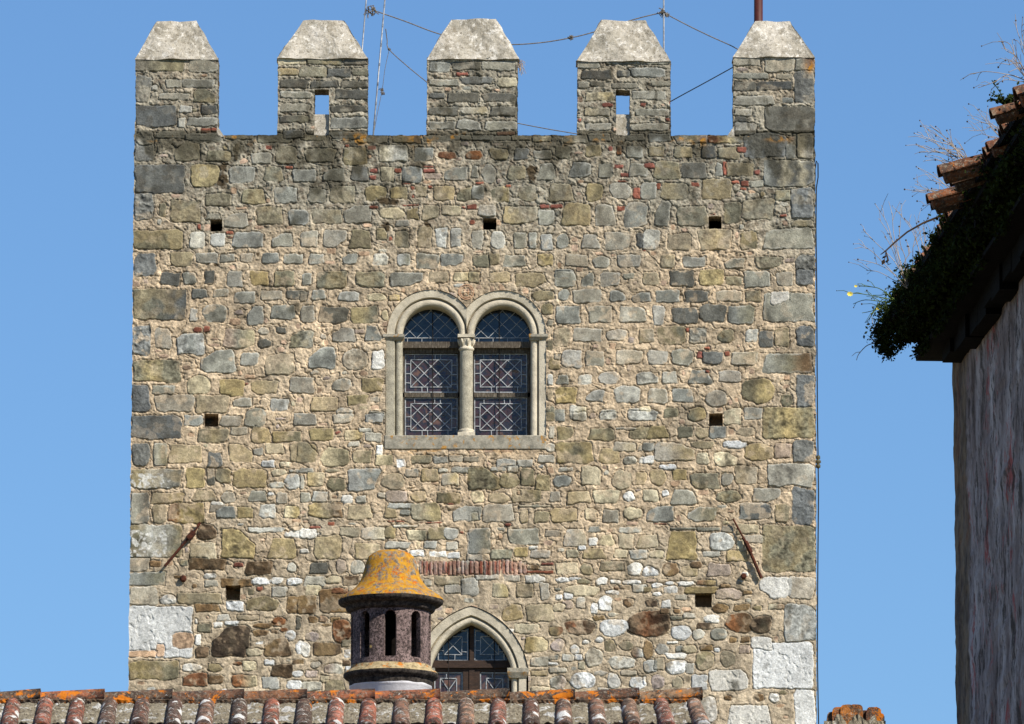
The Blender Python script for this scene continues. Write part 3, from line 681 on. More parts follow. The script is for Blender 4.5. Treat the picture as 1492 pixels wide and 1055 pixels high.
    if c0 in 'oypdbkq':                                   # dark pitting
        m = sstep((RN1[S] - 0.22) * 5)[..., None] * 0.35
        cc_ = cc_ * (1 - m) + lin((84, 76, 62)) * m
    if c0 in 'oyplmg' and mn > 3 and w * h < 420:
        mf = max(0.0, rng.uniform(-.2, .42)); cc_ = cc_ * (1 - mf) + COL[S] * mf
    ic = ins[..., None]
    COL[S] = COL[S] * (1 - ic) + cc_ * ic
    if c0 != 'n': OCC[S] = np.maximum(OCC[S], sstep(-sdv / 3 + 1.4))
def rectd(x0, y0, x1, y1):
    return np.minimum(np.minimum(UU - x0, x1 - UU), np.minimum(VV - y0, y1 - VV))
# the copied stones first claim their places, small chips fill what is left between them
parsed = []
for ox, oy, sc, txt in STONES:
    for tok in txt.split():
        a = tok.split(',')
        x0, y0, x1, y1 = [float(k) * 10 / sc for k in a[:4]]
        parsed.append((ox + x0, oy + y0, ox + x1, oy + y1, a[4]))
occ0 = np.zeros(SH, bool)
for x0, y0, x1, y1, _c in parsed:
    i0, i1 = int(max(0, y0 - 1 - V0) / ST), int(max(0, y1 + 2 - V0) / ST); j0, j1 = int(max(0, px2u(x0, y0) - 1 - U0) / ST), int(max(0, px2u(x1, y0) + 2 - U0) / ST)
    occ0[i0:i1, j0:j1] = True
nchip = 0
for _ in range(9000):
    cx, cy = rng.uniform(196, 1180), rng.uniform(84, 1062)
    big = cy > 800
    w, h = rng.uniform(2.5, 8), rng.uniform(1.6, 4.5)
    i0, i1, j0, j1 = int((cy - h - V0) / ST), int((cy + h + 1 - V0) / ST), int((cx - w - U0) / ST), int((cx + w + 1 - U0) / ST)
    if i0 < 0 or j0 < 0 or occ0[i0:i1 + 1, j0:j1 + 1].any(): continue
    occ0[i0-1:i1+2, j0-1:j1+2] = True
    if cy > 800 and rng.random() < 0.45: continue
    if cy < 330: cd = rng.choice(list('nnmmgodlr'), p=[.2,.2,.12,.12,.1,.1,.04,.06,.06])
    elif cy < 560: cd = rng.choice(list('nnnmlr'), p=[.3,.3,.2,.12,.05,.03])
    elif cy < 800: cd = rng.choice(list('nnmlpr'), p=[.25,.25,.2,.12,.12,.06])
    else: cd = rng.choice(list('nmlbow'), p=[.4,.16,.16,.12,.1,.06])
    stone(cx - w, cy - h, cx + w, cy + h, cd + ('O' if rng.random() < .6 else ''), lift=rng.uniform(0, 6), auto=True); nchip += 1
for x0, y0, x1, y1, cd in parsed:
    if cd[0] != 'x': stone(x0, y0, x1, y1, cd)
for x0, y0, x1, y1, cd in parsed:
    if cd[0] == 'x': stone(x0, y0, x1, y1, cd)
# relieving arch of bricks on edge
x = 611.0
while x < 768:
    w = rng.uniform(4.4, 6.0)
    stone(x, 817 + rng.uniform(-1, 2), x + w, 837 + rng.uniform(-2, 1), rng.choice(['r', 'mr', 'm', 'ml', 'rm', 'l', 'n', 'mr']), lift=rng.uniform(1, 6)); x += w + rng.uniform(0.8, 1.8)
bm_ = (rectd(609, 817, 770, 838) > 0)[..., None] * sstep((fbm(SH, 8, 3, 91) + .5) * 2)[..., None] * .35
COL = COL * (1 - bm_) + lin((158, 92, 74)) * bm_
# stained band under the crenels, lichens on the coping, run-off streaks (real dirt, it has its own outline)
top = np.exp(-np.clip(VV - 196, 0, 999) / 38.0) * (VV > 190)
dirt = sstep((top * 1.15 + 0.75 * fbm(SH, 22, 4, 41, sx=16) - 0.42) * 2.2)
dirt = np.maximum(dirt, sstep((fbm(SH, 26, 4, 42, sx=9) - 0.62) * 5) * sstep((380 - VV) / 120) * 0.8)
dirt = (dirt * 0.78)[..., None]
COL = COL * (1 - dirt) + lin((66, 62, 48)) * dirt
lic = sstep((fbm(SH, 7, 3, 43) - 0.55) * 4) * np.exp(-((VV - 200) / 5.0) ** 2) * .7
for (a, b, s_) in ((1020, 10, 1), (1135, 5, .8), (612, 12, 1), (520, 12, .8), (815, 9, .6)): lic = np.maximum(lic, lic * 0 + sstep((fbm(SH, 5, 3, 44) + 0.05) * 3) * np.exp(-((UU - a) / 14.0) ** 2 - ((VV - 203) / (b * .7)) ** 2) * s_)
lic = np.maximum(lic, sstep((fbm(SH, 5, 3, 45) + 0.1) * 4) * np.exp(-((UU - 1181) / 5.0) ** 2 - ((VV - 98) / 7) ** 2))
lic = np.maximum(lic, sstep((fbm(SH, 6, 3, 46, sx=14) + 0.0) * 3) * np.exp(-((UU - 660) / 70.0) ** 2 - ((VV - 658) / 5) ** 2) * 0.7)
lic = np.clip(lic, 0, 1)[..., None] * 0.85
COL = COL * (1 - lic) + lin((190, 132, 34)) * lic
wst = sstep((fbm(SH, 3, 3, 47) - 0.0) * 4)[..., None] * 0.75     # plain white lichen on three left quoins
msk = (((UU < 250) & (VV > 690) & (VV < 712)) | ((UU < 246) & (VV > 772) & (VV < 812)))[..., None] * wst
COL = COL * (1 - msk) + lin((214, 212, 204)) * msk
wth = 1 + 0.13 * fbm(SH, 45, 4, 61) + 0.12 * fbm(SH, 10, 3, 62) + 0.10 * fbm(SH, 26, 3, 63, sx=7)
COL = np.clip(COL * wth[..., None], 0.004, 0.85)

# outlines (signed distance, positive = stone)
def pu(p, v): return px2u(p, v)
EDN = 0.9 * fbm(SH, 9, 3, 51) + 0.5 * fbm(SH, 3, 2, 52)
TW_A, TW_B, TW_Y, TW_R = (627.7, 486.5), (731.8, 486.5), 486.5, 65.0
def twin_sdf():
    du = 0.0
    a = np.hypot(UU - pu(TW_A[0], 486), VV - 486.5) - TW_R
    b = np.hypot(UU - pu(TW_B[0], 486), VV - 486.5) - (TW_R - 1)
    up = np.minimum(a, b)
    rc = np.maximum(np.maximum(pu(561.5, 570) - UU, UU - pu(796, 570)), np.maximum(486 - VV, VV - 655))
    return np.minimum(up, rc)            # negative inside the opening
PA_X, PA_Y = 686.5, 974.0
PCY = PA_Y + 17.4
def pointed_sdf(RR, cc):
    a = np.hypot(UU - pu(PA_X - cc, 950), VV - PCY) - RR
    b = np.hypot(UU - pu(PA_X + cc, 950), VV - PCY) - RR
    up = np.maximum(a, b)
    hw = math.sqrt(RR * RR - 17.4 ** 2) - cc
    rc = np.maximum(np.abs(UU - pu(PA_X, 1000)) - hw, np.maximum(PA_Y - VV, VV - 1072))
    return np.minimum(np.where(VV < PA_Y, up, 99), rc)
HOLES = [(315, 328, 18, 18), (713.5, 326, 20, 17), (1042, 324, 19, 18), (308, 612, 21, 19), (1043, 611, 20, 18), (339.5, 863.5, 21, 21), (1025, 874.5, 24, 20)]
wall = rectd(192, 197.0, 1188.5, V1 + 5) + EDN * 0.9
wall = np.minimum(wall, twin_sdf()); wall = np.minimum(wall, pointed_sdf(112.8, 28.6))
for hx, hy, hw, hh in HOLES:
    k = pu(hx, hy); wall = np.minimum(wall, -(rectd(k - hw/2, hy - hh/2, k + hw/2, hy + hh/2) + EDN * 0.5))

def relief_mesh(name, sdf, depth, mat, parent, back=False):
    cen = (sdf[:-1, :-1] + sdf[1:, :-1] + sdf[:-1, 1:] + sdf[1:, 1:]) / 4
    M = cen > 0
    ii, jj = np.nonzero(M)
    gi, gj = np.gradient(sdf)
    gl = gi**2 + gj**2 + 1e-6
    usedv = np.zeros(SH, bool)
    for a in (0, 1):
        for b in (0, 1): usedv[ii + a, jj + b] = True
    cnt = np.zeros(SH, int)
    for a in (0, 1):
        for b in (0, 1): np.add.at(cnt, (ii + a, jj + b), 1)
    bd = usedv & (cnt < 4)
    dv = np.where(bd, np.clip(-sdf / gl, -1.1, 1.1), 0)
    u2 = UU + dv * gj * ST; v2 = VV + dv * gi * ST
    px = u2px(u2, v2)
    x, z = at(px, v2, 0.0)
    y = -H / 1000.0
    idx = -np.ones(SH, int); sel = np.nonzero(usedv); n = len(sel[0]); idx[sel] = np.arange(n)
    V = np.stack([x[sel], y[sel], z[sel]], 1)
    F = np.stack([idx[ii, jj], idx[ii + 1, jj], idx[ii + 1, jj + 1], idx[ii, jj + 1]], 1)
    CC = COL[sel]
    # rim
    Mp = np.pad(M, 1)
    E = []
    i_, j_ = np.nonzero(Mp[1:-1, 1:-1] & ~Mp[:-2, 1:-1]); E.append(np.stack([idx[i_, j_ + 1], idx[i_, j_]], 1))
    i_, j_ = np.nonzero(Mp[1:-1, 1:-1] & ~Mp[2:, 1:-1]); E.append(np.stack([idx[i_ + 1, j_], idx[i_ + 1, j_ + 1]], 1))
    i_, j_ = np.nonzero(Mp[1:-1, 1:-1] & ~Mp[1:-1, :-2]); E.append(np.stack([idx[i_, j_], idx[i_ + 1, j_]], 1))
    i_, j_ = np.nonzero(Mp[1:-1, 1:-1] & ~Mp[1:-1, 2:]); E.append(np.stack([idx[i_ + 1, j_ + 1], idx[i_, j_ + 1]], 1))
    E = np.concatenate(E)
    bi = np.unique(E); layers = max(2, int(depth / 0.05)); 
    r2 = np.random.default_rng(5)
    prev = bi; nb = len(bi); off = n
    mp = -np.ones(n, int); mp[bi] = np.arange(nb)
    Vs, Fs, Cs = [V], [F], [CC]
    cur = bi
    for k in range(1, layers + 1):
        yy = depth * k / layers
        W = V[bi].copy(); W[:, 1] = yy if k == layers else yy + V[bi, 1] * (1 - k / layers)
        if k < layers:
            W[:, 0] += r2.normal(0, .003, nb); W[:, 2] += r2.normal(0, .003, nb)
        new = off + np.arange(nb)
        Vs.append(W); Cs.append(CC[bi] * r2.uniform(.85, 1.1, (nb, 1)))
        e0, e1 = mp[E[:, 0]], mp[E[:, 1]]
        Fs.append(np.stack([cur[e0], new[e0], new[e1], cur[e1]], 1)[:, ::-1])
        cur = new; off += nb
    if back:
        W = V.copy(); W[:, 1] = depth + 0.3 * (-V[:, 1])
        Vs.append(W); Cs.append(CC); Fs.append((F + off)[:, ::-1]); off += n
    V = np.concatenate(Vs); nf_front = len(F); F = np.concatenate(Fs); CC = np.concatenate(Cs)
    me = bpy.data.meshes.new(name)
    me.vertices.add(len(V)); me.vertices.foreach_set('co', V.astype(np.float32).ravel())
    me.loops.add(F.size); me.loops.foreach_set('vertex_index', F.astype(np.int32).ravel())
    me.polygons.add(len(F)); me.polygons.foreach_set('loop_start', np.arange(0, F.size, 4, dtype=np.int32))
    sm = np.zeros(len(F), bool); sm[:nf_front] = True
    me.polygons.foreach_set('use_smooth', sm)
    me.update(calc_edges=True)
    ca = me.color_attributes.new('Col', 'FLOAT_COLOR', 'POINT')
    a = np.ones((len(V), 4), np.float32); a[:, :3] = CC
    ca.data.foreach_set('color', a.ravel())
    return link(name, me, mat, parent)

xl, _ = at(u2px(192, 600), 600, 0); xr, _ = at(u2px(1188.5, 600), 600, 0)
xl, xr = float(xl), float(xr)
tower = tag(empty('stone_tower', ((xl + xr) / 2, 5.0, 0)), 'square medieval tower of rubble stone with five pointed merlons against the blue sky', 'tower')
relief_mesh('front_wall', wall, 0.40, M_MASON, tower)

# merlons, each with its plastered cap
MER = [(197, 318, 85, 229, 286, 31), (404.5, 536, 84, 442, 503, 30), (622, 754.5, 85, 658, 722, 28), (841, 977.5, 88, 877, 940, 30), (1068, 1187.5, 82, 1101, 1151, 31)]
MLAB = ['leftmost merlon on the tower corner, no slit', 'second merlon from the left, with a slit through it', 'middle merlon, solid and without a slit',
        'fourth merlon from the left, with a slit through it', 'rightmost merlon at the tower corner below the brown pole']
rngm = random.Random(3)
MD = 0.42
def cap_mesh(x0, x1, yb, tx0, tx1, yt, seed):
    A, B, T0, T1 = atv(x0, yb, 0), atv(x1, yb, 0), atv(tx0, yt, 0.16), atv(tx1, yt, 0.16)
    z0, z1 = (A.z + B.z) / 2 - 0.02, (T0.z + T1.z) / 2
    ax, bx = A.x - 0.008, B.x + 0.008
    y0, y1, ty0, ty1 = -0.03, MD + 0.02, 0.15, 0.27
    mb_ = MB(); mb_.sm = False
    n, m = 26, 30
    def P(s, q, face):
        # q 0..1 from base to top; s 0..1 along
        if q > 1: q = 1
        L, Rr = ax + (T0.x - ax) * q, bx + (T1.x - bx) * q
        F, K = y0 + (ty0 - y0) * q, y1 + (ty1 - y1) * q
        z = z0 + (z1 - z0) * q
        if face == 0: return (L + (Rr - L) * s, F, z)
        if face == 1: return (Rr, F + (K - F) * s, z)
        if face == 2: return (Rr + (L - Rr) * s, K, z)
        return (L, K + (F - K) * s, z)
    rg = np.random.default_rng(seed); ph = rg.uniform(0, 6.28, 12)
    def wob(p):
        x, y, z = p
        d = .015*math.sin(7*x+ph[0]+5*z)+.004*math.sin(19*x+ph[1]-13*z+9*y)+.0018*math.sin(43*z+ph[2]+31*x)+.0012*math.sin(57*x+ph[3]+13*z+20*y)+rg.normal(0, .0012)
        return d
    ring = []
    for i in range(n + 1):
        q = i / n; row = []
        for face in range(4):
            mm = m if face in (0, 2) else 12
            for j in range(mm):
                p = P(j / mm, q, face); d = wob(p)
                nrm = ((0, -1, .3), (1, 0, .5), (0, 1, .3), (-1, 0, .5))[face]
                zz = p[2] + d * nrm[2] + (0.005 * math.sin(14 * p[0] + ph[5]) if i in (0, n) else 0)
                row.append((p[0] + d * nrm[0], p[1] + d * nrm[1], zz))
        ring.append(row)
    mb_.grid(ring, close=True)
    ntop = [Vector(p) for p in ring[-1]]; cen = sum(ntop, Vector()) / len(ntop)
    k = len(ntop); mb_.add([cen] + ntop, [(0, 1 + i, 1 + (i + 1) % k) for i in range(k)])
    nb_ = [Vector(p) for p in ring[0]]; cen = sum(nb_, Vector()) / len(nb_)
    mb_.add([cen] + nb_, [(0, 1 + (i + 1) % k, 1 + i) for i in range(k)])
    return mb_
for k, (x0, x1, yb, t0, t1, yt) in enumerate(MER):
    u0, u1 = pu(x0, 140), pu(x1, 140)
    sd_ = rectd(u0, yb - 1, u1, 196.2) + EDN * 0.9 - 0.4
    sd_ = np.where(VV > 190, np.minimum(rectd(u0, yb - 1, u1, 198.4) + EDN * .4, 99), sd_)
    if k in (1, 3):
        lx0, lx1, ly0, ly1 = ((458, 479.5, 130, 195), (897.5, 918, 131, 195))[k == 3]
        sd_ = np.minimum(sd_, -(rectd(pu(lx0, 160), ly0, pu(lx1, 160), 199) + EDN * 0.5))
    m = relief_mesh('merlon', sd_, MD, M_MASON, tower, back=True)
    m['label'] = MLAB[k]
    cap_mesh(x0, x1, yb, t0, t1, yt, 100 + k).build('merlon_cap', M_CAP, m)
    if k in (1, 3):   # sloping plastered sill inside the slit
        mb = MB(); a = atv(lx0 - 1.5, 198, 0); b = atv(lx1 + 1.5, 198, 0); zt = atv(lx0, 166.5, 0.05).z
        mb.add([(a.x, .045, a.z), (b.x, .045, a.z), (b.x, .06, zt), (a.x, .06, zt), (a.x, MD - .03, zt), (b.x, MD - .03, zt), (b.x, MD - .03, a.z), (a.x, MD - .03, a.z)],
               [(0, 1, 2, 3), (3, 2, 5, 4), (4, 5, 6, 7), (0, 3, 4, 7), (1, 6, 5, 2)])
        mb.build('slit_sill', M_CAP, m)
# the two little plaster fillets where the end merlons meet the coping
for (a, b, c_) in ((318, 327, 1), (1068, 1059, -1)):
    p0, p1, p2 = atv(a - 2 * c_, 183, 0), atv(a - 2 * c_, 201, 0), atv(b, 199, 0)
    mb = MB(); mb.prism([(p0.x, p0.z), (p1.x, p1.z), (p2.x, p2.z)], 0.0, 0.34); mb.build('mortar_fillet', M_CAP, tower)

# rest of the tower: sides, back, inner walk
ztop = atv(700, 197, 0).z; zlow = atv(700, V1, 0).z + 0.02; zwalk = ztop - 2.0
mb = MB(); mb.box((xl - .02, 0.01, -0.3), (xr + .02, 0.4, zlow)); mb.build('wall_foot', M_SIDE, tower)
DEP = 10.0
mb = MB(); mb.box((xl + .05, 0.44, -0.3), (xr - .05, DEP - .42, zwalk)); mb.build('tower_core', M_SIDE, tower)
def side(name, f):
    mb = MB(); f(mb); mb.build(name, M_SIDE, tower)
def sw(mb, xa, xb):
    mb.box((xa, .405, -0.3), (xb, DEP, ztop)); 
    y = .405
    for k in range(5):
        ya = 0.9 + k * 2.02; 
        if k == 4: ya = DEP - 1.2
        mb.box((xa, ya, ztop), (xb, ya + 1.2, ztop + 1.1))
        xm, ym = (xa + xb) / 2, ya + .6
        mb.add([(xa, ya, ztop+1.1), (xb, ya, ztop+1.1), (xb, ya+1.2, ztop+1.1), (xa, ya+1.2, ztop+1.1), (xm-.06, ya+.35, ztop+1.65), (xm+.06, ya+.35, ztop+1.65), (xm+.06, ya+.85, ztop+1.65), (xm-.06, ya+.85, ztop+1.65)],
               [(0,1,5,4),(1,2,6,5),(2,3,7,6),(3,0,4,7),(4,5,6,7)])
side('side_wall', lambda mb: sw(mb, xl + .03, xl + .43))
side('side_wall', lambda mb: sw(mb, xr - .43, xr - .03))
mb = MB(); mb.box((xl + .44, DEP - .41, -0.3), (xr - .44, DEP - .01, ztop)); mb.build('back_wall', M_SIDE, tower)

# putlog holes: rough stone boxes behind the openings
for hx, hy, hw, hh in HOLES:
    a, b = atv(hx - hw/2 - 2, hy + hh/2 + 2, 0.0), atv(hx + hw/2 + 2, hy - hh/2 - 2, 0.0)
    y0, y1 = 0.385, 0.62
    mb = MB()
    mb.add([(a.x, y0, a.z), (b.x, y0, a.z), (b.x, y0, b.z), (a.x, y0, b.z), (a.x, y1, a.z), (b.x, y1, a.z), (b.x, y1, b.z), (a.x, y1, b.z)],
           [(4,5,6,7), (0,1,5,4), (1,2,6,5), (2,3,7,6), (3,0,4,7)])
    mb.build('putlog_hole', M_HOLE if hy > 800 else M_DARK, tower)

# ---------------------------------------------------------------- windows
S0 = 1.0 / 98.4                          # metres per photo pixel in the tower's face (window scale)
def sweep(mb, path, prof, clampx=None):
    """path: [(px, py, nx, ny)] with outward normal in the picture plane; prof: [(offset px, y metres)]"""
    P = []
    for (px, py, nx, ny) in path:
        row = []
        for (o, y) in prof:
            qx, qy = px + nx * o, py + ny * o
            if clampx is not None: qx = min(qx, clampx) if clampx > px - 500 and clampx_side > 0 else max(qx, clampx)
            x, z = at(qx, qy, 0.0); row.append((float(x), y, float(z)))
        P.append(row)
    mb.grid(P)
clampx_side = 1
def roll(o0, r, yc, n=9, a0=180, a1=0):
    return [(o0 + r + r * math.cos(R(a0 + (a1 - a0) * k / (n - 1))), yc - (r * S0) * math.sin(R(a0 + (a1 - a0) * k / (n - 1)))) for k in range(n)]
# moulding profile from the glass outwards: reveal, roll, groove, flat band, groove to the plaster
prof_tw = [(0, .36), (0, .13)] + roll(0.0, 5.2, .095) + [(11.0, .105), (11.6, .045), (12.4, .030), (22.4, .022), (23.4, .03), (24.6, .07), (24.6, .2)]
tw = MB(); tw.sm = False
def arc_path(cx, cy, r, a0, a1, n=40):
    out = []
    for k in range(n + 1):
        a = R(a0 + (a1 - a0) * k / n); out.append((cx + r * math.cos(a), cy - r * math.sin(a), math.cos(a), -math.sin(a)))
    return out
clampx_side = 1
tw.mat = 1
sweep(tw, [(586.5, 634.5, -1, 0), (586.5, 486.5, -1, 0)], prof_tw[:-3] + [(24.6, .03), (24.6, .2)])
tw.mat = 0
clampx_side = 1
sweep(tw, arc_path(627.9, 486.5, 41.6, 180, 0), prof_tw, clampx=679.9)
clampx_side = -1
sweep(tw, arc_path(731.9, 486.5, 41.4, 180, 0), prof_tw, clampx=679.9)
sweep(tw, [(773.3, 634.5, 1, 0), (773.3, 486.5, 1, 0)], prof_tw[:-3] + [(23.0, .03), (23.0, .2)])
tw.s = [True] * len(tw.f)
twin = tw.build('twin_window', [M_LIME, M_LIME2], tower)
twin['label'] = 'double round arched window of pale limestone with a column in the middle'
md = twin.modifiers.new('edge', 'EDGE_SPLIT'); md.split_angle = R(40)

def wbox(mb, x0, y0, x1, y1, ya, yb):
    """box given by photo pixels in the tower's face, from depth ya to yb"""
    a, b = atv(x0, y1, 0), atv(x1, y0, 0)
    mb.box((a.x, ya, a.z), (b.x, yb, b.z))
mb = MB(); wbox(mb, 560.2, 634.3, 795.6, 654.5, -.012, .38); sill = mb.build('window_sill', M_SILL, twin)
bv = sill.modifiers.new('b', 'BEVEL'); bv.width = .012; bv.segments = 2
def impost(x0, x1, yt, yb, parent, mat, ext=2.5, ya=-.02):
    mb = MB()
    def lay(xa, xb, y0, y1, y_):
        wbox(mb, xa, y0, xb, y1, y_, .36)
    lay(x0 - ext, x1 + ext, yt, yt + (yb - yt) * .45, ya)
    a, b = atv(x0 - ext, yt + (yb - yt) * .45, 0), atv(x1 + ext, yt + (yb - yt) * .45, 0)
    c, d = atv(x0, yb, 0), atv(x1, yb, 0)
    mb.add([(a.x, ya, a.z), (b.x, ya, b.z), (d.x, ya + .04, d.z), (c.x, ya + .04, c.z), (a.x, .36, a.z), (b.x, .36, b.z), (d.x, .36, d.z), (c.x, .36, c.z)],
           [(3, 2, 1, 0), (0, 4, 7, 3), (1, 2, 6, 5), (2, 3, 7, 6)])
    o = mb.build('impost', mat, parent); return o
impost(560.5, 586.5, 486.8, 495.5, twin, M_SILL)
impost(773.3, 796.0, 486.8, 495.5, twin, M_SILL)
# column: base, shaft, capital
ccx, cyy = float(at(679.4, 560, 0)[0]), 0.115
def zc(py): return float(at(679, py, 0)[1])
mb = MB(); mb.sm = True
r_ = 9.6 * S0
mb.lathe(ccx, cyy, [(r_*1.02, zc(625)), (r_*1.0, zc(617)), (r_, zc(560)), (r_*.98, zc(509))], 40, 0.004, 4)
colm = mb.build('window_column', M_LIME2, twin)
mb = MB(); mb.sm = True
mb.lathe(ccx, cyy, [(r_*.98, zc(510)), (r_*1.12, zc(508.6)), (r_*1.2, zc(507)), (r_*1.12, zc(505.3)), (r_*.98, zc(504.6)), (r_*.98, zc(502)), (r_*1.08, zc(497)), (r_*1.2, zc(492.5))], 40)
for k in range(8):       # leaves of the capital
    a = 2 * math.pi * k / 8 + .2
    ca, sa = math.cos(a), math.sin(a)
    mb.tube([(ccx + ca*r_*.95, cyy + sa*r_*.95, zc(503)), (ccx + ca*r_*1.15, cyy + sa*r_*1.15, zc(497)), (ccx + ca*r_*1.32, cyy + sa*r_*1.32, zc(493))], [.012, .02, .01], 6)
mb.sm = False
wbox(mb, 667.0, 486.6, 691.8, 491.2, -.005, .34)
mb.build('column_capital', M_LIME, twin)
mb = MB(); mb.sm = True
mb.lathe(ccx, cyy, [(r_*1.25, zc(634.2)), (r_*1.25, zc(630)), (r_*1.12, zc(628.4)), (r_*1.2, zc(626.6)), (r_*1.2, zc(625)), (r_*1.02, zc(624))], 40)
mb.sm = False; wbox(mb, 667.0, 629.5, 692, 634.28, .0, .34)
mb.build('column_base', M_LIME, twin)

GY = .335        # glass depth
def lattice(mb, x0, y0, x1, y1, bw, nx, ny, ndx, ndy, clip=None, lw=1.05, yy=None, border='all'):
    yy = GY - .012 if yy is None else yy
    def seg(ax, ay, bx, by, w=lw):
        if clip is not None:
            n = 24; pts = [(ax + (bx-ax)*k/n, ay + (by-ay)*k/n) for k in range(n + 1)]
            run = [p for p in pts if clip(*p)]
            if len(run) < 2: return
            (ax, ay), (bx, by) = run[0], run[-1]
        dx, dy = bx - ax, by - ay; l = math.hypot(dx, dy)
        if l < .5: return
        q_ = lambda: rngm.uniform(-.45, .45)
        ax, ay, bx, by = ax + q_(), ay + q_(), bx + q_(), by + q_()
        nx_, ny_ = -dy / l * w / 2, dx / l * w / 2
        pl = [atv(ax + nx_, ay + ny_, 0), atv(bx + nx_, by + ny_, 0), atv(bx - nx_, by - ny_, 0), atv(ax - nx_, ay - ny_, 0)]
        j_ = rngm.uniform(0, .002)
        mb.prism([(p.x, p.z) for p in pl], yy - j_, yy + .010 - j_)
    X0, X1, Y0, Y1 = x0, x1, y0, y1
    if border == 'all':
        for a in ((x0, y0, x1, y0), (x0, y1, x1, y1), (x0, y0, x0, y1), (x1, y0, x1, y1)): seg(*a, w=lw * 1.3)
        X0, X1, Y0, Y1 = x0 + bw, x1 - bw, y0 + bw, y1 - bw
        for a in ((X0, Y0, X1, Y0), (X0, Y1, X1, Y1), (X0, Y0, X0, Y1), (X1, Y0, X1, Y1)): seg(*a)
        for k in range(1, ndx + 1):
            o = (x1 - x0) * .12 * (1 if k % 2 else -1)
            t_ = x0 + (x1 - x0) * k / (ndx + 1)
            seg(t_ - o * .6, y0, t_ - o * .6, Y0); seg(t_ + o * .6, Y1, t_ + o * .6, y1)
        for k in range(1, ndy + 1):
            t_ = y0 + (y1 - y0) * k / (ndy + 1)
            seg(x0, t_, X0, t_); seg(X1, t_ + 2, x1, t_ + 2)
    cw, ch = (X1 - X0) / nx, (Y1 - Y0) / ny
    for i in range(nx):
        for j in range(ny):
            a, b = X0 + i * cw, Y0 + j * ch
            seg(a, b, a + cw, b + ch, lw * .95); seg(a + cw, b, a, b + ch, lw * .95)
def pane(x0, y0, x1, y1, parent, **kw):
    mb = MB(); mb.mat = 0
    wbox(mb, x0 - .5, y0 - .5, x1 + .5, y1 + .5, GY, GY + .012)
    mb.mat = 1
    lattice(mb, x0, y0, x1, y1, 8.0, 2 if 'nx' not in kw else kw['nx'], 2, 3, 3, lw=kw.get('lw', 1.15))
    return mb.build('leaded_pane', [M_GLASS, M_LEAD], parent)
for (xa, xb) in ((590, 666), (691.5, 767.5)):
    for (ya, yb) in ((510.5, 566), (574.5, 629.5)): pane(xa, ya, xb, yb, twin, nx=3)
def fan(cx, cy, r, ybot, parent, xs):
    mb = MB(); mb.mat = 0
    pts = [atv(cx + r * math.cos(R(a)), cy - r * math.sin(R(a)), 0) for a in range(0, 181, 6)] + [atv(cx - r, ybot, 0), atv(cx + r, ybot, 0)]
    mb.prism([(p.x, p.z) for p in pts], GY, GY + .012)
    mb.mat = 1
    inside = lambda x, y: (y > cy and abs(x - cx) < r - .5) or math.hypot(x - cx, y - cy) < r - .5
    y1 = ybot - 8.5
    lattice(mb, cx - r + 1, y1 - 60, cx + r - 1, y1, 0, 4, 3, 0, 0, clip=inside, lw=.85, border='no')
    def seg(ax, ay, bx, by, w=1.0):
        p = [atv(ax, ay, 0), atv(bx, by, 0)]
        wbox(mb, min(ax, bx) - w/2, min(ay, by) - w/2, max(ax, bx) + w/2, max(ay, by) + w/2, GY - .012, GY - .001)
    seg(cx - r + 1, y1, cx + r - 1, y1); seg(cx - r + 1, ybot - 1, cx + r - 1, ybot - 1, .8)
    for k in range(4): seg(cx - r + 8 + k * 21, y1, cx - r + 8 + k * 21, ybot - 1, .9)
    return mb.build('fanlight_pane', [M_GLASS2, M_LEAD], parent)
fan(627.9, 486.5, 42.5, 495, twin, None); fan(731.9, 486.5, 42.5, 495, twin, None)
mb = MB()
for (xa, xb, pa, pb) in ((586, 670, 589, 667), (689.8, 774, 690.5, 768.5)):
    wbox(mb, xa, 494.2, xb, 503.2, .20, .35)               # transom
    wbox(mb, xa, 503.2, xb, 509.2, .275, .35)
    wbox(mb, xa, 567.2, xb, 573.4, .29, .349)
    wbox(mb, xa, 630.6, xb, 634.3, .28, .348)
    wbox(mb, xa, 509.2, pa, 630.6, .29, .352); wbox(mb, pb, 509.2, xb, 630.6, .29, .354)
fr = mb.build('sash_frame', M_WOODG, twin)
for xb in (630.2, 727.3):
    mb = MB(); a, b = atv(xb, 446, 0), atv(xb, 635, 0); mb.tube([(a.x, .27, a.z), (b.x, .27, b.z)], .007, 6); mb.build('iron_bar', M_IRONBLK, twin)
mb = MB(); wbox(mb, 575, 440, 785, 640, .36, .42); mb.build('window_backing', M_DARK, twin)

# pointed window
prof_pt = [(0, .33), (0, .12)] + roll(0.0, 4.6, .09) + [(9.8, .10), (10.4, .04), (11.0, .026), (22.2, .018), (23.2, .03), (24.6, .07), (24.6, .2)]
pt = MB()
PR, PC = 89.1, 28.6
hwI = math.sqrt(PR * PR - 17.4 ** 2) - PC
apex = math.degrees(math.acos(PC / PR))
def pointed(prof, side):
    P = []
    for k in range(31):
        a = apex * k / 30
        row = []
        for (o, y) in prof:
            rr = PR + o; ap = math.degrees(math.acos(PC / rr)); a0_ = math.degrees(math.asin(17.4 / rr)); aa = R(a0_ + (ap - a0_) * k / 30)
            qx, qy = PA_X + side * (-PC + rr * math.cos(aa)), PCY - rr * math.sin(aa)
            x, z = at(qx, qy, 0.0); row.append((float(x), y, float(z)))
        P.append(row)
    return P
for sgn in (1, -1):
    pt.grid(pointed(prof_pt, sgn))
    jam = [(0, .33), (0, .12)] + roll(0.0, 4.6, .09) + [(9.8, .10), (10.4, .04), (11.0, .026), (21.6, .022), (21.6, .2)]
    clampx_side = 1
    sweep(pt, [(PA_X + sgn * hwI, 1072, sgn, 0), (PA_X + sgn * hwI, 974, sgn, 0)], jam)
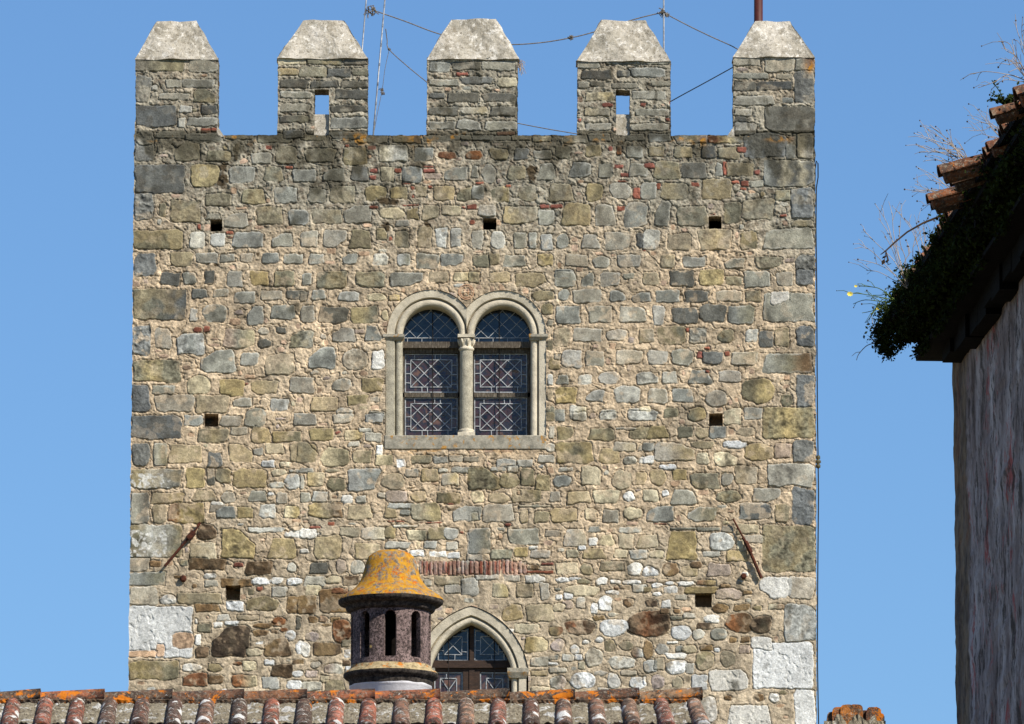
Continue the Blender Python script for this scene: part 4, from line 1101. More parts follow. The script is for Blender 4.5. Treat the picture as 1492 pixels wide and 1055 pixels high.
pt.s = [True] * len(pt.f)
point = pt.build('pointed_window', M_LIME, tower)
point['label'] = 'pointed arch window of pale limestone, half hidden behind the chimney'
md = point.modifiers.new('edge', 'EDGE_SPLIT'); md.split_angle = R(40)
impost(PA_X + hwI - 3.5, PA_X + hwI + 22.5, 973.5, 987.5, point, M_SILL, 2.5, -.03)
impost(PA_X - hwI - 22.5, PA_X - hwI + 3.5, 973.5, 987.5, point, M_SILL, 2.5, -.03)
GY = .315
def in_pt(x, y):
    if y > PA_Y: return abs(x - PA_X) < hwI
    return max(math.hypot(x - PA_X + PC, y - PCY), math.hypot(x - PA_X - PC, y - PCY)) < PR - .8
for sgn in (-1, 1):
    mb = MB(); mb.mat = 0
    out = []
    for k in range(21):
        a = apex * k / 20; out.append((PA_X + sgn * (-PC + PR * math.cos(R(a))), PCY - PR * math.sin(R(a))))
    pts = [(PA_X + sgn * 4, 961)] + [p for p in out if (p[0] - PA_X) * sgn > 4 and p[1] < 961] + [(PA_X + sgn * 4, 908)]
    pl = [atv(a, b, 0) for a, b in pts]
    mb.prism([(p.x, p.z) for p in pl], GY, GY + .012)
    mb.mat = 1
    xa, xb = sorted((PA_X + sgn * 5.5, PA_X + sgn * 48))
    lattice(mb, xa, 915, xb, 957.5, 8, 1, 1, 1, 2, clip=in_pt, lw=1.0)
    lattice(mb, xa, 949.5, xb, 957.5, 8, 1, 1, 0, 0, clip=in_pt, lw=.01)
    a2 = sorted((PA_X + sgn * 47, PA_X + sgn * 60)); lattice(mb, a2[0], 915, a2[1], 949, 0, 1, 1, 0, 0, clip=in_pt, lw=1.0, border='no')
    mb.build('fanlight_pane', [M_GLASS2, M_LEAD], point)
mb = MB()
wbox(mb, 625, 958.5, 749, 963.5, .255, .33); wbox(mb, 625, 963.5, 749, 969.5, .235, .33)
pl = [atv(a, b, 0) for a, b in ((684.3, 905), (690.4, 905), (690.4, 958.5), (684.3, 958.5))]
mb.prism([(p.x, p.z) for p in pl], .27, .33)
for (xa, xb, pa, pb) in ((626, 683.5, 632, 674.6), (691.5, 748, 699, 742)):
    wbox(mb, xa, 969.5, xb, 974.6, .275, .33); wbox(mb, xa, 974.6, pa, 1062, .275, .329); wbox(mb, pb, 974.6, xb, 1062, .275, .329)
wbox(mb, 683.5, 969.5, 691.5, 1062, .262, .334); wbox(mb, 626, 1058, 748, 1072, .25, .336)
mb.build('casement_frame', M_WOODB, point)
for (pa, pb) in ((632.6, 674), (699.6, 741.4)):
    mb = MB(); mb.mat = 0; wbox(mb, pa - .6, 974.8, pb + .6, 1060, GY, GY + .012)
    mb.mat = 1; lattice(mb, pa + .6, 976, pb - .6, 1026, 8.2, 1, 1, 1, 1, lw=1.25); lattice(mb, pa + .6, 1027, pb - .6, 1058, 8, 1, 1, 1, 1, lw=1.25)
    # second half of the cross in the tall light
    mb.build('leaded_pane', [M_GLASS, M_LEAD], point)
for xb in (653.2, 720.2):
    mb = MB(); a, b = atv(xb, 918, 0), atv(xb, 1070, 0); mb.tube([(a.x, .24, a.z), (b.x, .24, b.z)], .006, 6); mb.build('iron_bar', M_IRONBLK, point)
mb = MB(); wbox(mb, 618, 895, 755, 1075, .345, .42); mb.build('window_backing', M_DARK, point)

# faint incised roundel above the column
mb = MB(); a = atv(679.3, 425.5, -.006)
def ringt(c, r, w):
    mb.tube([(c.x + r*math.cos(t*math.pi/16), c.y, c.z + r*math.sin(t*math.pi/16)) for t in range(33)], w, 5, False)
ringt(a, .112, .0055); ringt(a, .085, .004)
mb.tube([(a.x-.05, a.y, a.z), (a.x+.05, a.y, a.z)], .005, 5); mb.tube([(a.x-.028, a.y, a.z-.045), (a.x-.028, a.y, a.z+.045)], .005, 5); mb.tube([(a.x+.028, a.y, a.z-.045), (a.x+.028, a.y, a.z+.045)], .005, 5)
mb.build('incised_roundel', simple('pink_lime_render', (196, 150, 116), (214, 172, 138), 20, .95, .003, 80, .1), tower)

# iron ties and bolts
def rod(pts, name, lab):
    mb = MB()
    for (p, q, r) in pts:
        a, b = atv(*p, 0), atv(*q, 0); a.y = b.y = -.055
        mb.tube([a, b], r, 8)
    o = mb.build(name, M_RUST, tower); o['label'] = lab
rod([((240, 826), (278, 781), .019), ((274, 786), (283, 776), .046), ((282, 778), (291, 765), .014), ((288, 768), (292, 762), .02)], 'iron_tie', 'rusty iron tie rod slanting up to the right on the left of the wall')
rod([((1068, 757), (1088, 794), .014), ((1086, 790), (1094, 806), .034), ((1092, 803), (1109, 843), .024), ((1082, 784), (1087, 792), .022)], 'iron_tie', 'rusty iron tie rod slanting down to the right on the right of the wall')
for (px, py, r) in ((267, 843.5, .052), (1083.5, 840, .045)):
    mb = MB(); a = atv(px, py, 0); mb.tube([(a.x, .02, a.z), (a.x, -.05, a.z), (a.x, -.075, a.z)], [r, r, r * .6], 7); mb.build('iron_bolt', M_RUST, tower)

# ================================================================ things on top of the tower
def pole(name, pts, r, mat, lab, cat, extra=None, group=None):
    mb = MB(); mb.sm = True; mb.tube(pts, r, 8); mb.sm = False
    if extra: extra(mb)
    o = mb.build(name, mat); tag(o, lab, cat, group); return o
def downto(p, q, z):
    """extend the line p->q down to height z"""
    d = q - p; return p + d * ((z - p.z) / d.z)
YM = 1.6
a, b = atv(538.6, -60, YM), atv(527, 80, YM)
pole('antenna_mast', [downto(a, b, zwalk), a], .011, M_STEEL, 'thin steel mast with the rope tangle, rising behind the second merlon from the left', 'mast')
a, b = atv(566, -60, YM), atv(544, 195, YM)
def clamps(mb):
    for k in range(9):
        p = a + (b - a) * (k / 9 + .04); mb.tube([p, p + (b - a)  .normalized() * .05], .0145, 6)
pole('antenna_mast', [downto(a, b, zwalk), a], .012, M_STEEL, 'thin leaning steel mast in the gap between the second and middle merlons', 'mast', clamps)
a, b = atv(967, -60, YM), atv(967.2, 90, YM)
pole('antenna_mast', [downto(a, b, zwalk), a], .013, M_STEEL, 'thin upright steel mast rising behind the fourth merlon', 'mast')
a, b = atv(1105, -60, 1.3), atv(1105, 60, 1.3)
pole('flagpole', [downto(a, b, zwalk), a], .067, M_POLEBROWN, 'thick dark brown pole behind the rightmost merlon', 'pole')
def rope(name, pts, r, mat, lab, cat='rope', Y=None, knots=(), group=None, sub=8):
    P = [atv(x, y, YM if len(q) == 0 else q[0]) for (x, y, *q) in pts]
    # Catmull-Rom
    out = []
    for i in range(len(P) - 1):
        p0, p1, p2, p3 = P[max(i-1, 0)], P[i], P[i+1], P[min(i+2, len(P)-1)]
        for k in range(sub):
            t = k / sub
            out.append(0.5 * ((2*p1) + (p2-p0)*t + (2*p0-5*p1+4*p2-p3)*t*t + (3*p1-p0-3*p2+p3)*t**3))
    out.append(P[-1])
    mb = MB(); mb.tube(out, r, 6)
    rg = random.Random(len(pts) * 7 + int(pts[0][0]))
    for (kx, ky, kr) in knots:
        c0 = atv(kx, ky, YM)
        for _ in range(9):
            q = [c0 + Vector((rg.gauss(0, kr), rg.gauss(0, kr * .5), rg.gauss(0, kr))) for _ in range(4)]
            mb.tube(q, r * 1.0, 5)
    o = mb.build(name, mat); tag(o, lab, cat, group); return o
rope('rope', [(541, 14), (590, 31), (640, 49.5), (695, 62), (744, 65), (790, 62), (832, 55), (866, 46.5), (925, 28), (966, 18)], .0085, M_ROPE,
     'old rope strung from the left mast behind the middle merlons to the right mast', knots=((541, 15, .045), (832, 55, .02), (966, 18, .035)))
rope('rope', [(966, 18), (1000, 36), (1035, 53), (1066, 67), (1085, 78, 1.2)], .008, M_ROPE, 'old rope running down from the upright mast to the rightmost merlon', knots=((972, 22, .02),))
rope('rope', [(562, 42, 1.55), (564, 58), (567, 72), (594, 97), (622, 120), (640, 137)], .007, M_ROPE, 'slack rope from the leaning mast down behind the middle merlon', knots=((567, 72, .012),))
rope('rope', [(745, 177), (756, 180), (798, 188), (840, 195), (860, 198)], .007, M_ROPE, 'low slack rope in the gap right of the middle merlon')
rope('black_wire', [(880, 205), (917, 183), (977, 148), (1030, 119), (1068, 98), (1080, 91)], .008, M_CABLE, 'black wire slanting up between the fourth and rightmost merlons', 'wire')
rope('rope', [(567, 73), (561, 100), (557, 130), (550, 165), (545, 192)], .004, M_ROPE, 'frayed thin cord with a dry sprig hanging beside the leaning mast', knots=((556, 131, .02), (558, 136, .015)))
# dry sprig caught on the middle merlon
mb = MB(); rg = random.Random(8)
for _ in range(26):
    a = atv(755 + rg.uniform(-1, 1), 88 + rg.uniform(0, 10), .1 + rg.uniform(0, .2)); b = a + Vector((rg.uniform(.01, .11), rg.uniform(-.05, .05), rg.uniform(-.16, .02)))
    mb.tube([a, (a + b) / 2 + Vector((.02, 0, .02)), b], .003, 4)
tag(mb.build('dry_grass_tuft', M_STALK), 'tuft of dry grass caught on the right edge of the middle merlon', 'grass tuft')

# lightning cable down the right edge
def cable():
    pts = [(1187, 246, .0), (1189, 232, -.0), (1191.5, 236, 0), (1191.6, 256, 0), (1189, 272, 0), (1188.5, 330, 0), (1189.6, 420, 0), (1190, 500, 0), (1190.6, 600, 0), (1191.6, 664, 0), (1192.2, 720, 0), (1191.0, 850, 0), (1190.6, 960, 0), (1192.4, 1060, 0), (1192.4, 1200, 0), (1193, 2000, 0)]
    P = []
    for x, y, q in pts:
        p = atv(x + .8, y, 0); p.y = .12; P.append(p)
    P.append(Vector((P[-1].x, .12, 0)))
    mb = MB(); mb.tube(P, .009, 6)
    return mb
mb = cable()
o = tag(mb.build('lightning_cable', M_CABLE), 'black cable running down the right corner of the tower', 'cable')
mb = MB(); a = atv(1192.4, 671, 0); a.y = .12
mb.sm = True
mb.lathe(a.x, a.y, [(.01, a.z + .10), (.03, a.z + .09), (.034, a.z + .05), (.018, a.z + .035), (.04, a.z + .02), (.045, a.z - .01), (.02, a.z - .03), (.036, a.z - .05), (.034, a.z - .085), (.01, a.z - .10)], 14)
mb.sm = False; mb.box((xr - .01, .1, a.z - .02), (a.x, .14, a.z + .02))
mb.build('insulator', simple('greenish_insulator', (52, 50, 34), (96, 90, 62), 30, .6, 0), o)

# ================================================================ HOUSE WITH TILED ROOF
KS = 64.0 / 57.0
YR = -58.0                               # ridge plane
def H_(px, py, dy=0.0): return atv(px, py, YR + dy)
ridge_z = H_(500, 1016).z
xR = H_(1024, 1016).x
xL = -6.8
BET = 25.0
SPN = 5.0                                 # horizontal half span
house = tag(empty('tiled_house', ((xL + xR) / 2, YR, 0)), 'house in front of the tower, its clay tiled roof ridge crusted with orange lichen', 'house')
cb, sb = math.cos(R(BET)), math.sin(R(BET))
rt = random.Random(21)
TC = [(142, 82, 62), (160, 92, 70), (108, 72, 58), (92, 68, 56), (162, 100, 80), (126, 92, 74), (88, 64, 54), (150, 116, 94)]
def tcol():
    c = np.array(rt.choice(TC), float) * rt.uniform(.85, 1.12); return tuple(lin(c))
def half_tube(mb, p0, p1, r0, r1, up, n=10, th=.012, lump=.0):
    """an open clay barrel tile from p0 to p1, arching towards `up`"""
    d = (p1 - p0).normalized(); s = d.cross(up).normalized(); up = s.cross(d)
    rows = []
    L = 5
    for i in range(L + 1):
        t = i / L; c = p0 + (p1 - p0) * t; r = r0 + (r1 - r0) * t
        row = []
        for k in range(n + 1):
            a = math.pi * k / n
            w = 1 + lump * rt.uniform(-1, 1)
            row.append(c + s * math.cos(a) * r * w + up * math.sin(a) * r * w)
        for k in range(n, -1, -1):
            a = math.pi * k / n
            row.append(c + s * math.cos(a) * (r - th) + up * math.sin(a) * (r - th))
        rows.append(row)
    o = len(mb.v); m = len(rows[0])
    mb.grid(rows, close=True)
    mb.f.append(tuple(o + k for k in range(m))); mb.m.append(mb.mat); mb.s.append(False)
    mb.f.append(tuple(o + L*m + k for k in range(m))[::-1]); mb.m.append(mb.mat); mb.s.append(False)
sp = 47.4 / FPX * 64.0 * 1.003
covers, ncol = MB(), 0
covers.sm = True
x = H_(1009, 1030).x
cols = []
while x > xL: cols.append(x); x -= sp
for sgn in (-1, 1):                       # front slope, back slope
    for ci, x in enumerate(cols):
        skew = 0.0
        if sgn == -1 and ci < 5: skew = (.05, .035, .02, .012, .005)[ci]
        skew += rt.uniform(-.006, .006)
        dl = (-.03 + rt.uniform(-.015, .02)) * KS
        k = 0
        while dl < SPN / cb:
            ln = rt.uniform(.40, .43) + (.34 if k == 0 else 0)
            s0, s1 = dl, dl + ln + .06
            P = lambda s, dz: Vector((x + skew * s / .4 if s < .6 else x + skew * 1.5, YR + sgn * s * cb, ridge_z - .035 * KS - s * sb + dz))
            covers.col = tcol()
            half_tube(covers, P(s0, -.004), P(s1, .012), .054 * KS, .062 * KS * rt.uniform(.96, 1.04), Vector((0, sgn * sb, cb)), lump=.02)
            dl += ln; k += 1
            if sgn == 1 and k > 5 and False: break
roof = covers.build('roof', M_TILE, house)
# pans and the mortar packed between the covers under the ridge
mb = MB(); rgn = np.random.default_rng(9)
for sgn in (-1, 1):
    for ci, x in enumerate(cols):
        xc = x - sp / 2
        rows = []
        ns = 60 if sgn == -1 else 12
        Lm = .62 if sgn == -1 else SPN / cb
        for i in range(ns + 1):
            s = Lm * i / ns; row = []
            for k in range(13):
                q = -1 + 2 * k / 12
                lump = (.030 if sgn == -1 else 0) * (1 - q*q) + rgn.normal(0, .006)
                skew = (.05, .035, .02, .012, .005)[ci] * s / .4 if sgn == -1 and ci < 5 else 0
                row.append((xc + skew + q * sp * .42, YR + sgn * s * cb, ridge_z - .052 * KS - s * sb + lump + (.012 if s > .02 else 0)))
            rows.append(row)
        mb.grid(rows)
mb.build('roof_mortar', M_RMORT, roof)
mb = MB()
for ci, x in enumerate(cols):
    mb.col = tcol(); xc = x - sp / 2
    s = .56
    while s < SPN / cb:
        half_tube(mb, Vector((xc, YR - s * cb, ridge_z - .045 - s * sb)), Vector((xc, YR - (s + .46) * cb, ridge_z - .035 - (s + .46) * sb)), .055, .062, Vector((0, sb, -cb)))
        s += .40
mb.build('pan_tiles', M_TILE, roof)
# ridge tiles
ends = [-380, -285, -190, -92, 0, 60, 153, 252, 356, 448, 547, 642, 743, 838, 932, 1024]
mb = MB(); mb.sm = True
dzs = [0.0] * len(ends)
for k in range(len(ends) - 1):
    x0, x1 = H_(ends[k] - 9, 1010).x, H_(ends[k + 1], 1010).x
    mb.col = tuple(lin(np.array(rt.choice([(128, 88, 62), (112, 78, 58), (96, 74, 58), (138, 108, 80), (150, 92, 64)]), float)))
    px = ends[k + 1]
    zt0 = (1.5 if px < 300 else 0)
    j0, j1 = rt.uniform(-.004, .004), rt.uniform(-.004, .006)
    if px == 1024: j1 += .012; j0 += .004
    if px == 932: j1 += .010
    half_tube(mb, Vector((x0, YR, ridge_z - .028 * KS + j0 - .006)), Vector((x1, YR, ridge_z - .028 * KS + j1 + .008)), .070 * KS, .082 * KS, Vector((0, 0, 1)), n=14, th=.014, lump=.012)
mb.build('ridge_tiles', M_RIDGE, house)
mb = MB(); mb.col = tuple(lin((96, 76, 58)))    # bedding mortar under the ridge tiles, ragged lower edge
for sgn in (-1, 1):
    rows = []
    N = 420
    for i in range(N + 1):
        x = xL + (xR - .02 - xL) * i / N; j = .008 * math.sin(i * .9) + rt.uniform(-.006, .006)
        rows.append([(x, YR + sgn * .066 * KS, ridge_z - .015), (x, YR + sgn * (.088 * KS + rt.uniform(-.006, .006)), ridge_z - .034 + j * .4), (x, YR + sgn * (.080 * KS + rt.uniform(-.01, .01)), ridge_z - .06 + j), (x, YR + sgn * .05, ridge_z - .085)])
    mb.grid(rows)
mb.build('ridge_bedding', M_RIDGE, house)
mb = MB()                                 # end of the roof: white lump of mortar and a dark gap
for (px, py, r) in ((1015, 1030, .05), (1020, 1050, .04)):
    p = H_(px, py, -.2); mb.lathe(p.x - .08, p.y + .1, [(0.001, p.z + r), (r * .7, p.z + r * .7), (r, p.z), (r * .7, p.z - r * .7), (.001, p.z - r)], 12, .03, 3)
mb.build('verge_mortar', M_RMORT, house)
# walls under the roof
zE = ridge_z - SPN / cb * sb
mb = MB()
xa, xb = xL + .15, xR - .12
mb.add([(xa, YR - SPN + .4, 0), (xb, YR - SPN + .4, 0), (xb, YR + SPN - .4, 0), (xa, YR + SPN - .4, 0), (xa, YR - SPN + .4, zE + .1), (xb, YR - SPN + .4, zE + .1), (xb, YR + SPN - .4, zE + .1), (xa, YR + SPN - .4, zE + .1), (xa, YR, ridge_z - .12), (xb, YR, ridge_z - .12)],
       [(0, 1, 5, 4), (2, 3, 7, 6), (1, 2, 6, 9, 5), (3, 0, 4, 8, 7), (4, 5, 9, 8), (8, 9, 6, 7)])
mb.build('house_wall', M_HOUSEW, house)

# chimney behind the ridge
CHY = YR + 1.0
sc2 = (CHY - CAMLOC.y) / FPX * 1.015
ccx = float(at(569.5, 930, CHY)[0])
def cz(py, r=0): return float(at(569.5, py, CHY)[1])
def prf(L, off=0.0): return [(r * sc2, cz(py)) for r, py in L]
chim = MB()
# drum with tall slots, a hollow shell
zt, zb = cz(884), cz(974)
NA, NZ = 270, 90
RO, RI = 58.0 * sc2, 50.0 * sc2
Mk = np.ones((NZ, NA), bool)
slot_c = [(-90 + 40 * k) % 360 for k in range(9)]
z_top, z_bot, hwS = cz(897), cz(963.5), 8.3 * sc2
for i in range(NZ):
    z = zt + (zb - zt) * (i + .5) / NZ
    for j in range(NA):
        a = 360 * (j + .5) / NA
        for s_ in slot_c:
            d = ((a - s_ + 180) % 360 - 180) * math.pi / 180 * RO
            if abs(d) < hwS and z_bot < z < z_top:
                if z > z_top - hwS and math.hypot(d, z - (z_top - hwS)) > hwS: continue
                Mk[i, j] = False
def cyl(r, i, j):
    a = 2 * math.pi * j / NA; z = zt + (zb - zt) * i / NZ
    return (ccx + r * math.cos(a), CHY + r * math.sin(a), z)
vo = [cyl(RO, i, j) for i in range(NZ + 1) for j in range(NA)]
vi = [cyl(RI, i, j) for i in range(NZ + 1) for j in range(NA)]
fs = []
off = len(vo)
I = lambda i, j: i * NA + j % NA
for i in range(NZ):
    for j in range(NA):
        if Mk[i, j]:
            fs.append((I(i, j), I(i+1, j), I(i+1, j+1), I(i, j+1)))
            fs.append((off + I(i, j), off + I(i, j+1), off + I(i+1, j+1), off + I(i+1, j)))
            if not Mk[i, (j + 1) % NA]: fs.append((I(i, j+1), I(i+1, j+1), off + I(i+1, j+1), off + I(i, j+1)))
            if not Mk[i, j - 1]: fs.append((I(i, j), off + I(i, j), off + I(i+1, j), I(i+1, j)))
            if i + 1 < NZ and not Mk[i + 1, j]: fs.append((I(i+1, j), off + I(i+1, j), off + I(i+1, j+1), I(i+1, j+1)))
            if i > 0 and not Mk[i - 1, j]: fs.append((I(i, j), I(i, j+1), off + I(i, j+1), off + I(i, j)))
chim.add(vo + vi, fs)
chimney = chim.build('chimney', M_CHBODY, house)
chimney['label'] = 'round chimney with tall slots, its domed cap crusted with orange lichen'
def ring_part(name, prof, mat, sm=True, wob=0.004, seed=1, n=120):
    mb = MB(); mb.sm = sm; mb.lathe(ccx, CHY, prof, n, wob, seed); return mb.build(name, mat, chimney)
ring_part('chimney_flue', [(20 * sc2, cz(885)), (20 * sc2, cz(974))], M_DARK)
# the profile heights allow for the ring edges that face the camera being seen from below
ring_part('chimney_cap', prf([(0.5, 801.5), (10, 802), (20, 803.8), (28, 807.5), (33.5, 812.5), (36.5, 820), (39, 830), (42, 840), (47, 850), (54, 858), (62, 864), (70, 869), (75, 873), (76.5, 876)]), M_CHCAP, wob=.008)
ring_part('cap_rim', prf([(76.4, 876), (76.2, 879.5), (73, 882.5), (69, 884), (66.5, 884.5), (65, 886), (64.5, 889.5), (62.5, 892), (58.5, 893.5), (50, 893.5)]), M_CHRIM, wob=.006, seed=2)
ring_part('lower_collar', prf([(57.8, 971.5), (60, 976), (63, 978.5), (66.5, 980.5), (69, 983.5)]), M_CHRIM2, wob=.006, seed=3)
ring_part('collar_underside', prf([(68.9, 983.4), (69, 987), (66, 990), (62, 992), (61, 994), (61, 999), (60, 1001)]), M_CHRIM, wob=.005, seed=4)
ring_part('chimney_base', prf([(60, 1000), (60, 1003.5), (58.6, 1004.5), (58.4, 1150)]), M_WHITE, wob=.003, seed=5)

# ================================================================ end of another roof, bottom right
ex = H_(1244, 1060)
zt_ = H_(1244, 1027).z
lump_house = tag(empty('neighbouring_roof_end', (ex.x, YR, 0)), 'top of another tiled roof end with orange lichen, bottom right beside the tower', 'house')
mb = MB(); mb.sm = True
pxm = 64.0 / FPX
def dome_tile(cx, w, top, ydep, y0, col, n=16, sq=.55):
    """upright rounded tile end, w wide, top at height top"""
    mb.col = tuple(lin(np.array(col, float)))
    P = []
    for i in range(9):
        t = i / 8
        row = []
        for k in range(n + 1):
            a = math.pi * k / n
            r = w / 2 * (1 - .12 * t * t) * (1 + rt.uniform(-.03, .03))
            cxx, czz = math.cos(a), math.sin(a)
            row.append((cx + r * math.copysign(abs(cxx) ** sq, cxx), y0 + ydep * t, top - w * .52 + r * .98 * abs(czz) ** (sq * 1.2) - .03 * t))
        row = [(row[0][0], row[0][1], row[0][2] - .25)] + row + [(row[-1][0], row[-1][1], row[-1][2] - .25)]
        P.append(row)
    o = len(mb.v); mb.grid(P)
    m = len(P[0]); mb.f.append(tuple(o + k for k in range(m))); mb.m.append(0); mb.s.append(False)
for (pc, w, tp, y0, c) in ((1214, 18, 1037, -.02, (110, 80, 58)), (1222, 20, 1031, -.05, (150, 96, 60)), (1234, 20, 1027.5, -.06, (176, 112, 56)), (1247, 20, 1027, -.05, (170, 104, 50)), (1259, 14, 1033, .05, (70, 52, 42)), (1273, 22, 1029.5, .0, (130, 84, 60)), (1281, 16, 1038, .03, (96, 76, 62))):
    p = H_(pc, tp); dome_tile(p.x, w * pxm, p.z, .35, YR + y0, c)
mb.build('hip_tiles', M_RIDGE, lump_house)
mb = MB(); rgn = np.random.default_rng(4)
P = []
for i in range(12):
    row = []
    for k in range(30):
        px = 1200 + k * 3.1; top = 1047 + 5 * math.sin(k * .7) if 5 < k < 25 else 1052
        p = H_(px, top + i * 12); row.append((p.x, YR - .06 - .012 * i + rgn.normal(0, .006), p.z))
    P.append(row)
mb.grid(P); mb.build('roof_mortar', M_RMORT, lump_house)
mb = MB(); a, b = H_(1196, 1075), H_(1296, 1075)
mb.box((a.x, YR - .03, 0), (b.x + .9, YR + 3.2, a.z)); 
mb.build('house_wall', M_HOUSEW, lump_house)

# ================================================================ OLD HOUSE ON THE RIGHT
DX, DY = math.sin(R(4.05)), math.cos(R(4.05))           # the eave runs towards the camera and slightly right
def at_d(px, py, d): return atv(px, py, CAMLOC.y + d)
E0 = at_d(1272, 492, 60.0)                               # far end of the eave
W0 = at_d(1389, 560, 60.0)                               # far corner of the wall
along = Vector((DX, -DY, 0)); outv = Vector((-DY, -DX, 0))   # outv points left, away from the wall
old = tag(empty('old_house', (W0.x + 2, W0.y - 4, 0)), 'shaded old house with peeling grey and red plaster and an overgrown eave, right edge', 'house')
Lh = 16.0
zs = at_d(1345, 526, 60).z                                # underside of the cornice beam
zso = at_d(1345, 488, 60).z                               # soffit height
def oh(s, o, z): return Vector((W0.x, W0.y, 0)) + along * s + outv * o + Vector((0, 0, z))
def obox(mb, s0, s1, o0, o1, z0, z1):
    v = [oh(s0, o0, z0), oh(s1, o0, z0), oh(s1, o1, z0), oh(s0, o1, z0), oh(s0, o0, z1), oh(s1, o0, z1), oh(s1, o1, z1), oh(s0, o1, z1)]
    mb.add(v, [(0,3,2,1),(4,5,6,7),(0,1,5,4),(1,2,6,5),(2,3,7,6),(3,0,4,7)])
mb = MB()
rgn = np.random.default_rng(14)
P = []
for i in range(221):                                      # worn wall surface with a bulging corner
    z = (zso + .05) * i / 220
    row = [oh(0, -5.0, z)]
    for k in range(61):
        s = Lh * (k / 60) ** 1.6
        o = .003 * math.sin(z * 3.1 + s) + .003 * math.sin(z * 11 + s * 5) + (rgn.normal(0, .004) if k else rgn.normal(0, .002)) - .035 * max(0, (zs - z)) / 10 * 0
        row.append(oh(s, o, z))
    row.append(oh(Lh, -5.0, z))
    P.append(row)
mb.grid(P, close=True)
mb.build('house_wall', M_PEEL, old)
mb = MB(); obox(mb, -.02, Lh, -.1, .27, zs, zso - .16); obox(mb, .02, Lh, -.1, .17, zso - .16, zso + .02)
for k in range(34):                                       # ragged dark strip added for the shade under the eave
    s_a = .45 + k * .46; obox(mb, s_a, s_a + .45, -.1, .12 + random.Random(k).uniform(-.02, .02), zs - random.Random(k + 50).uniform(.05, .10) - min(.08, .05 * s_a), zs + .01)
mb.build('cornice_beam', M_SHADEWOOD, old)
mb = MB()
obox(mb, -.06, 1.2, -3.0, .50, zso + .02, zso + .06); obox(mb, 1.2, Lh, -3.0, .42, zso + .02, zso + .06)
for k in range(40):
    s = .05 + k * .42; obox(mb, s, s + .09, -.1, .38, zso - .07, zso + .019)
mb.build('soffit_boards', M_SHADEWOOD, old)
# roof slab
RB = 20.0
mb = MB()
def ro(s, o, h=0.0): return oh(s, o, zso + .07 + (.50 - o) * math.tan(R(RB)) + h)
mb.add([ro(-.08, .50), ro(Lh, .40), ro(Lh, -5.2), ro(-.08, -5.2), ro(-.08, .50, .05), ro(Lh, .40, .05), ro(Lh, -5.2, .05), ro(-.08, -5.2, .05)],
       [(0,3,2,1),(4,5,6,7),(0,1,5,4),(1,2,6,5),(2,3,7,6),(3,0,4,7)])
slab = mb.build('roof', M_SHADEWOOD, old)
mb = MB(); mb.sm = True
rt = random.Random(77)
# the tile ends the photograph shows (position along the eave from its silhouette)
def edge_s(px, py):
    """distance along the eave where a tile end projecting to pixel px,py sits: same height as the eave"""
    lo, hi = 0.0, 14.0
    for _ in range(40):
        m = (lo + hi) / 2; P_ = ro(m, .55, .06)
        d = P_ - CAMLOC; f = d.y * cp_ + d.z * sp_; uy = -d.y * sp_ + d.z * cp_
        y = 527.5 - FPX * uy / f
        if y > py: lo = m
        else: hi = m
    return lo
SHOWN = [(1352, 287, .060, (150, 92, 58)), (1358, 297, .045, (96, 66, 46)), (1369, 248, .072, (140, 88, 56)), (1386, 262, .055, (96, 64, 44)), (1440, 211, .060, (122, 74, 50)), (1445, 163, .060, (128, 84, 56)), (1481, 135, .075, (150, 90, 56)), (1319, 412, .04, (120, 76, 50))]
svals = []
def pxof(P_):
    d = P_ - CAMLOC; f = d.y * cp_ + d.z * sp_; return 746 + FPX * d.x / f
for (px, py, r, c) in SHOWN:
    s = edge_s(px, py); svals.append(s)
    base = pxof(ro(s, .5, 0)); d = (oh(s, 0, zso) - CAMLOC).length
    o = .5 + (base - px) * d / FPX
    mb.col = tuple(lin(np.array(c, float) * .82))
    # closed clay barrel: cover tile bedded on mortar
    a, b = ro(s, o, .0), ro(s, -.2, .0); a.z = ro(s, .55, .02).z + .0
    half_tube(mb, b, a, r, r, Vector((0, 0, 1)), n=12, th=.014, lump=.05)
    mb.tube([b - Vector((0, 0, .01)), a + (b - a).normalized() * .03 - Vector((0, 0, .01))], r * .80, 10)
s = .1
while s < Lh:
    if min(abs(s - q) for q in svals) > .16:
        mb.col = tuple(lin(np.array(rt.choice([(110, 70, 48), (90, 60, 44), (130, 82, 56)]), float)))
        o = .47 + rt.uniform(-.02, .03)
        half_tube(mb, ro(s, -.4, .03), ro(s, o, .02), .065, .07, Vector((0, 0, 1)), n=10, lump=.03)
    s += .26
for k in range(60):                                       # courses further up the slope
    s = .1 + k * .26
    mb.col = tuple(lin(np.array(rt.choice([(110, 70, 48), (90, 60, 44), (130, 82, 56)]), float)))
    o = -.1
    while o > -5:
        half_tube(mb, ro(s, o - .45, .05), ro(s, o, .06), .075, .085, Vector((0, 0, 1)), n=6); o -= .4
mb.build('eave_tiles', tile_mat('dark_mossy_tile', .47, .68, .66), slab)

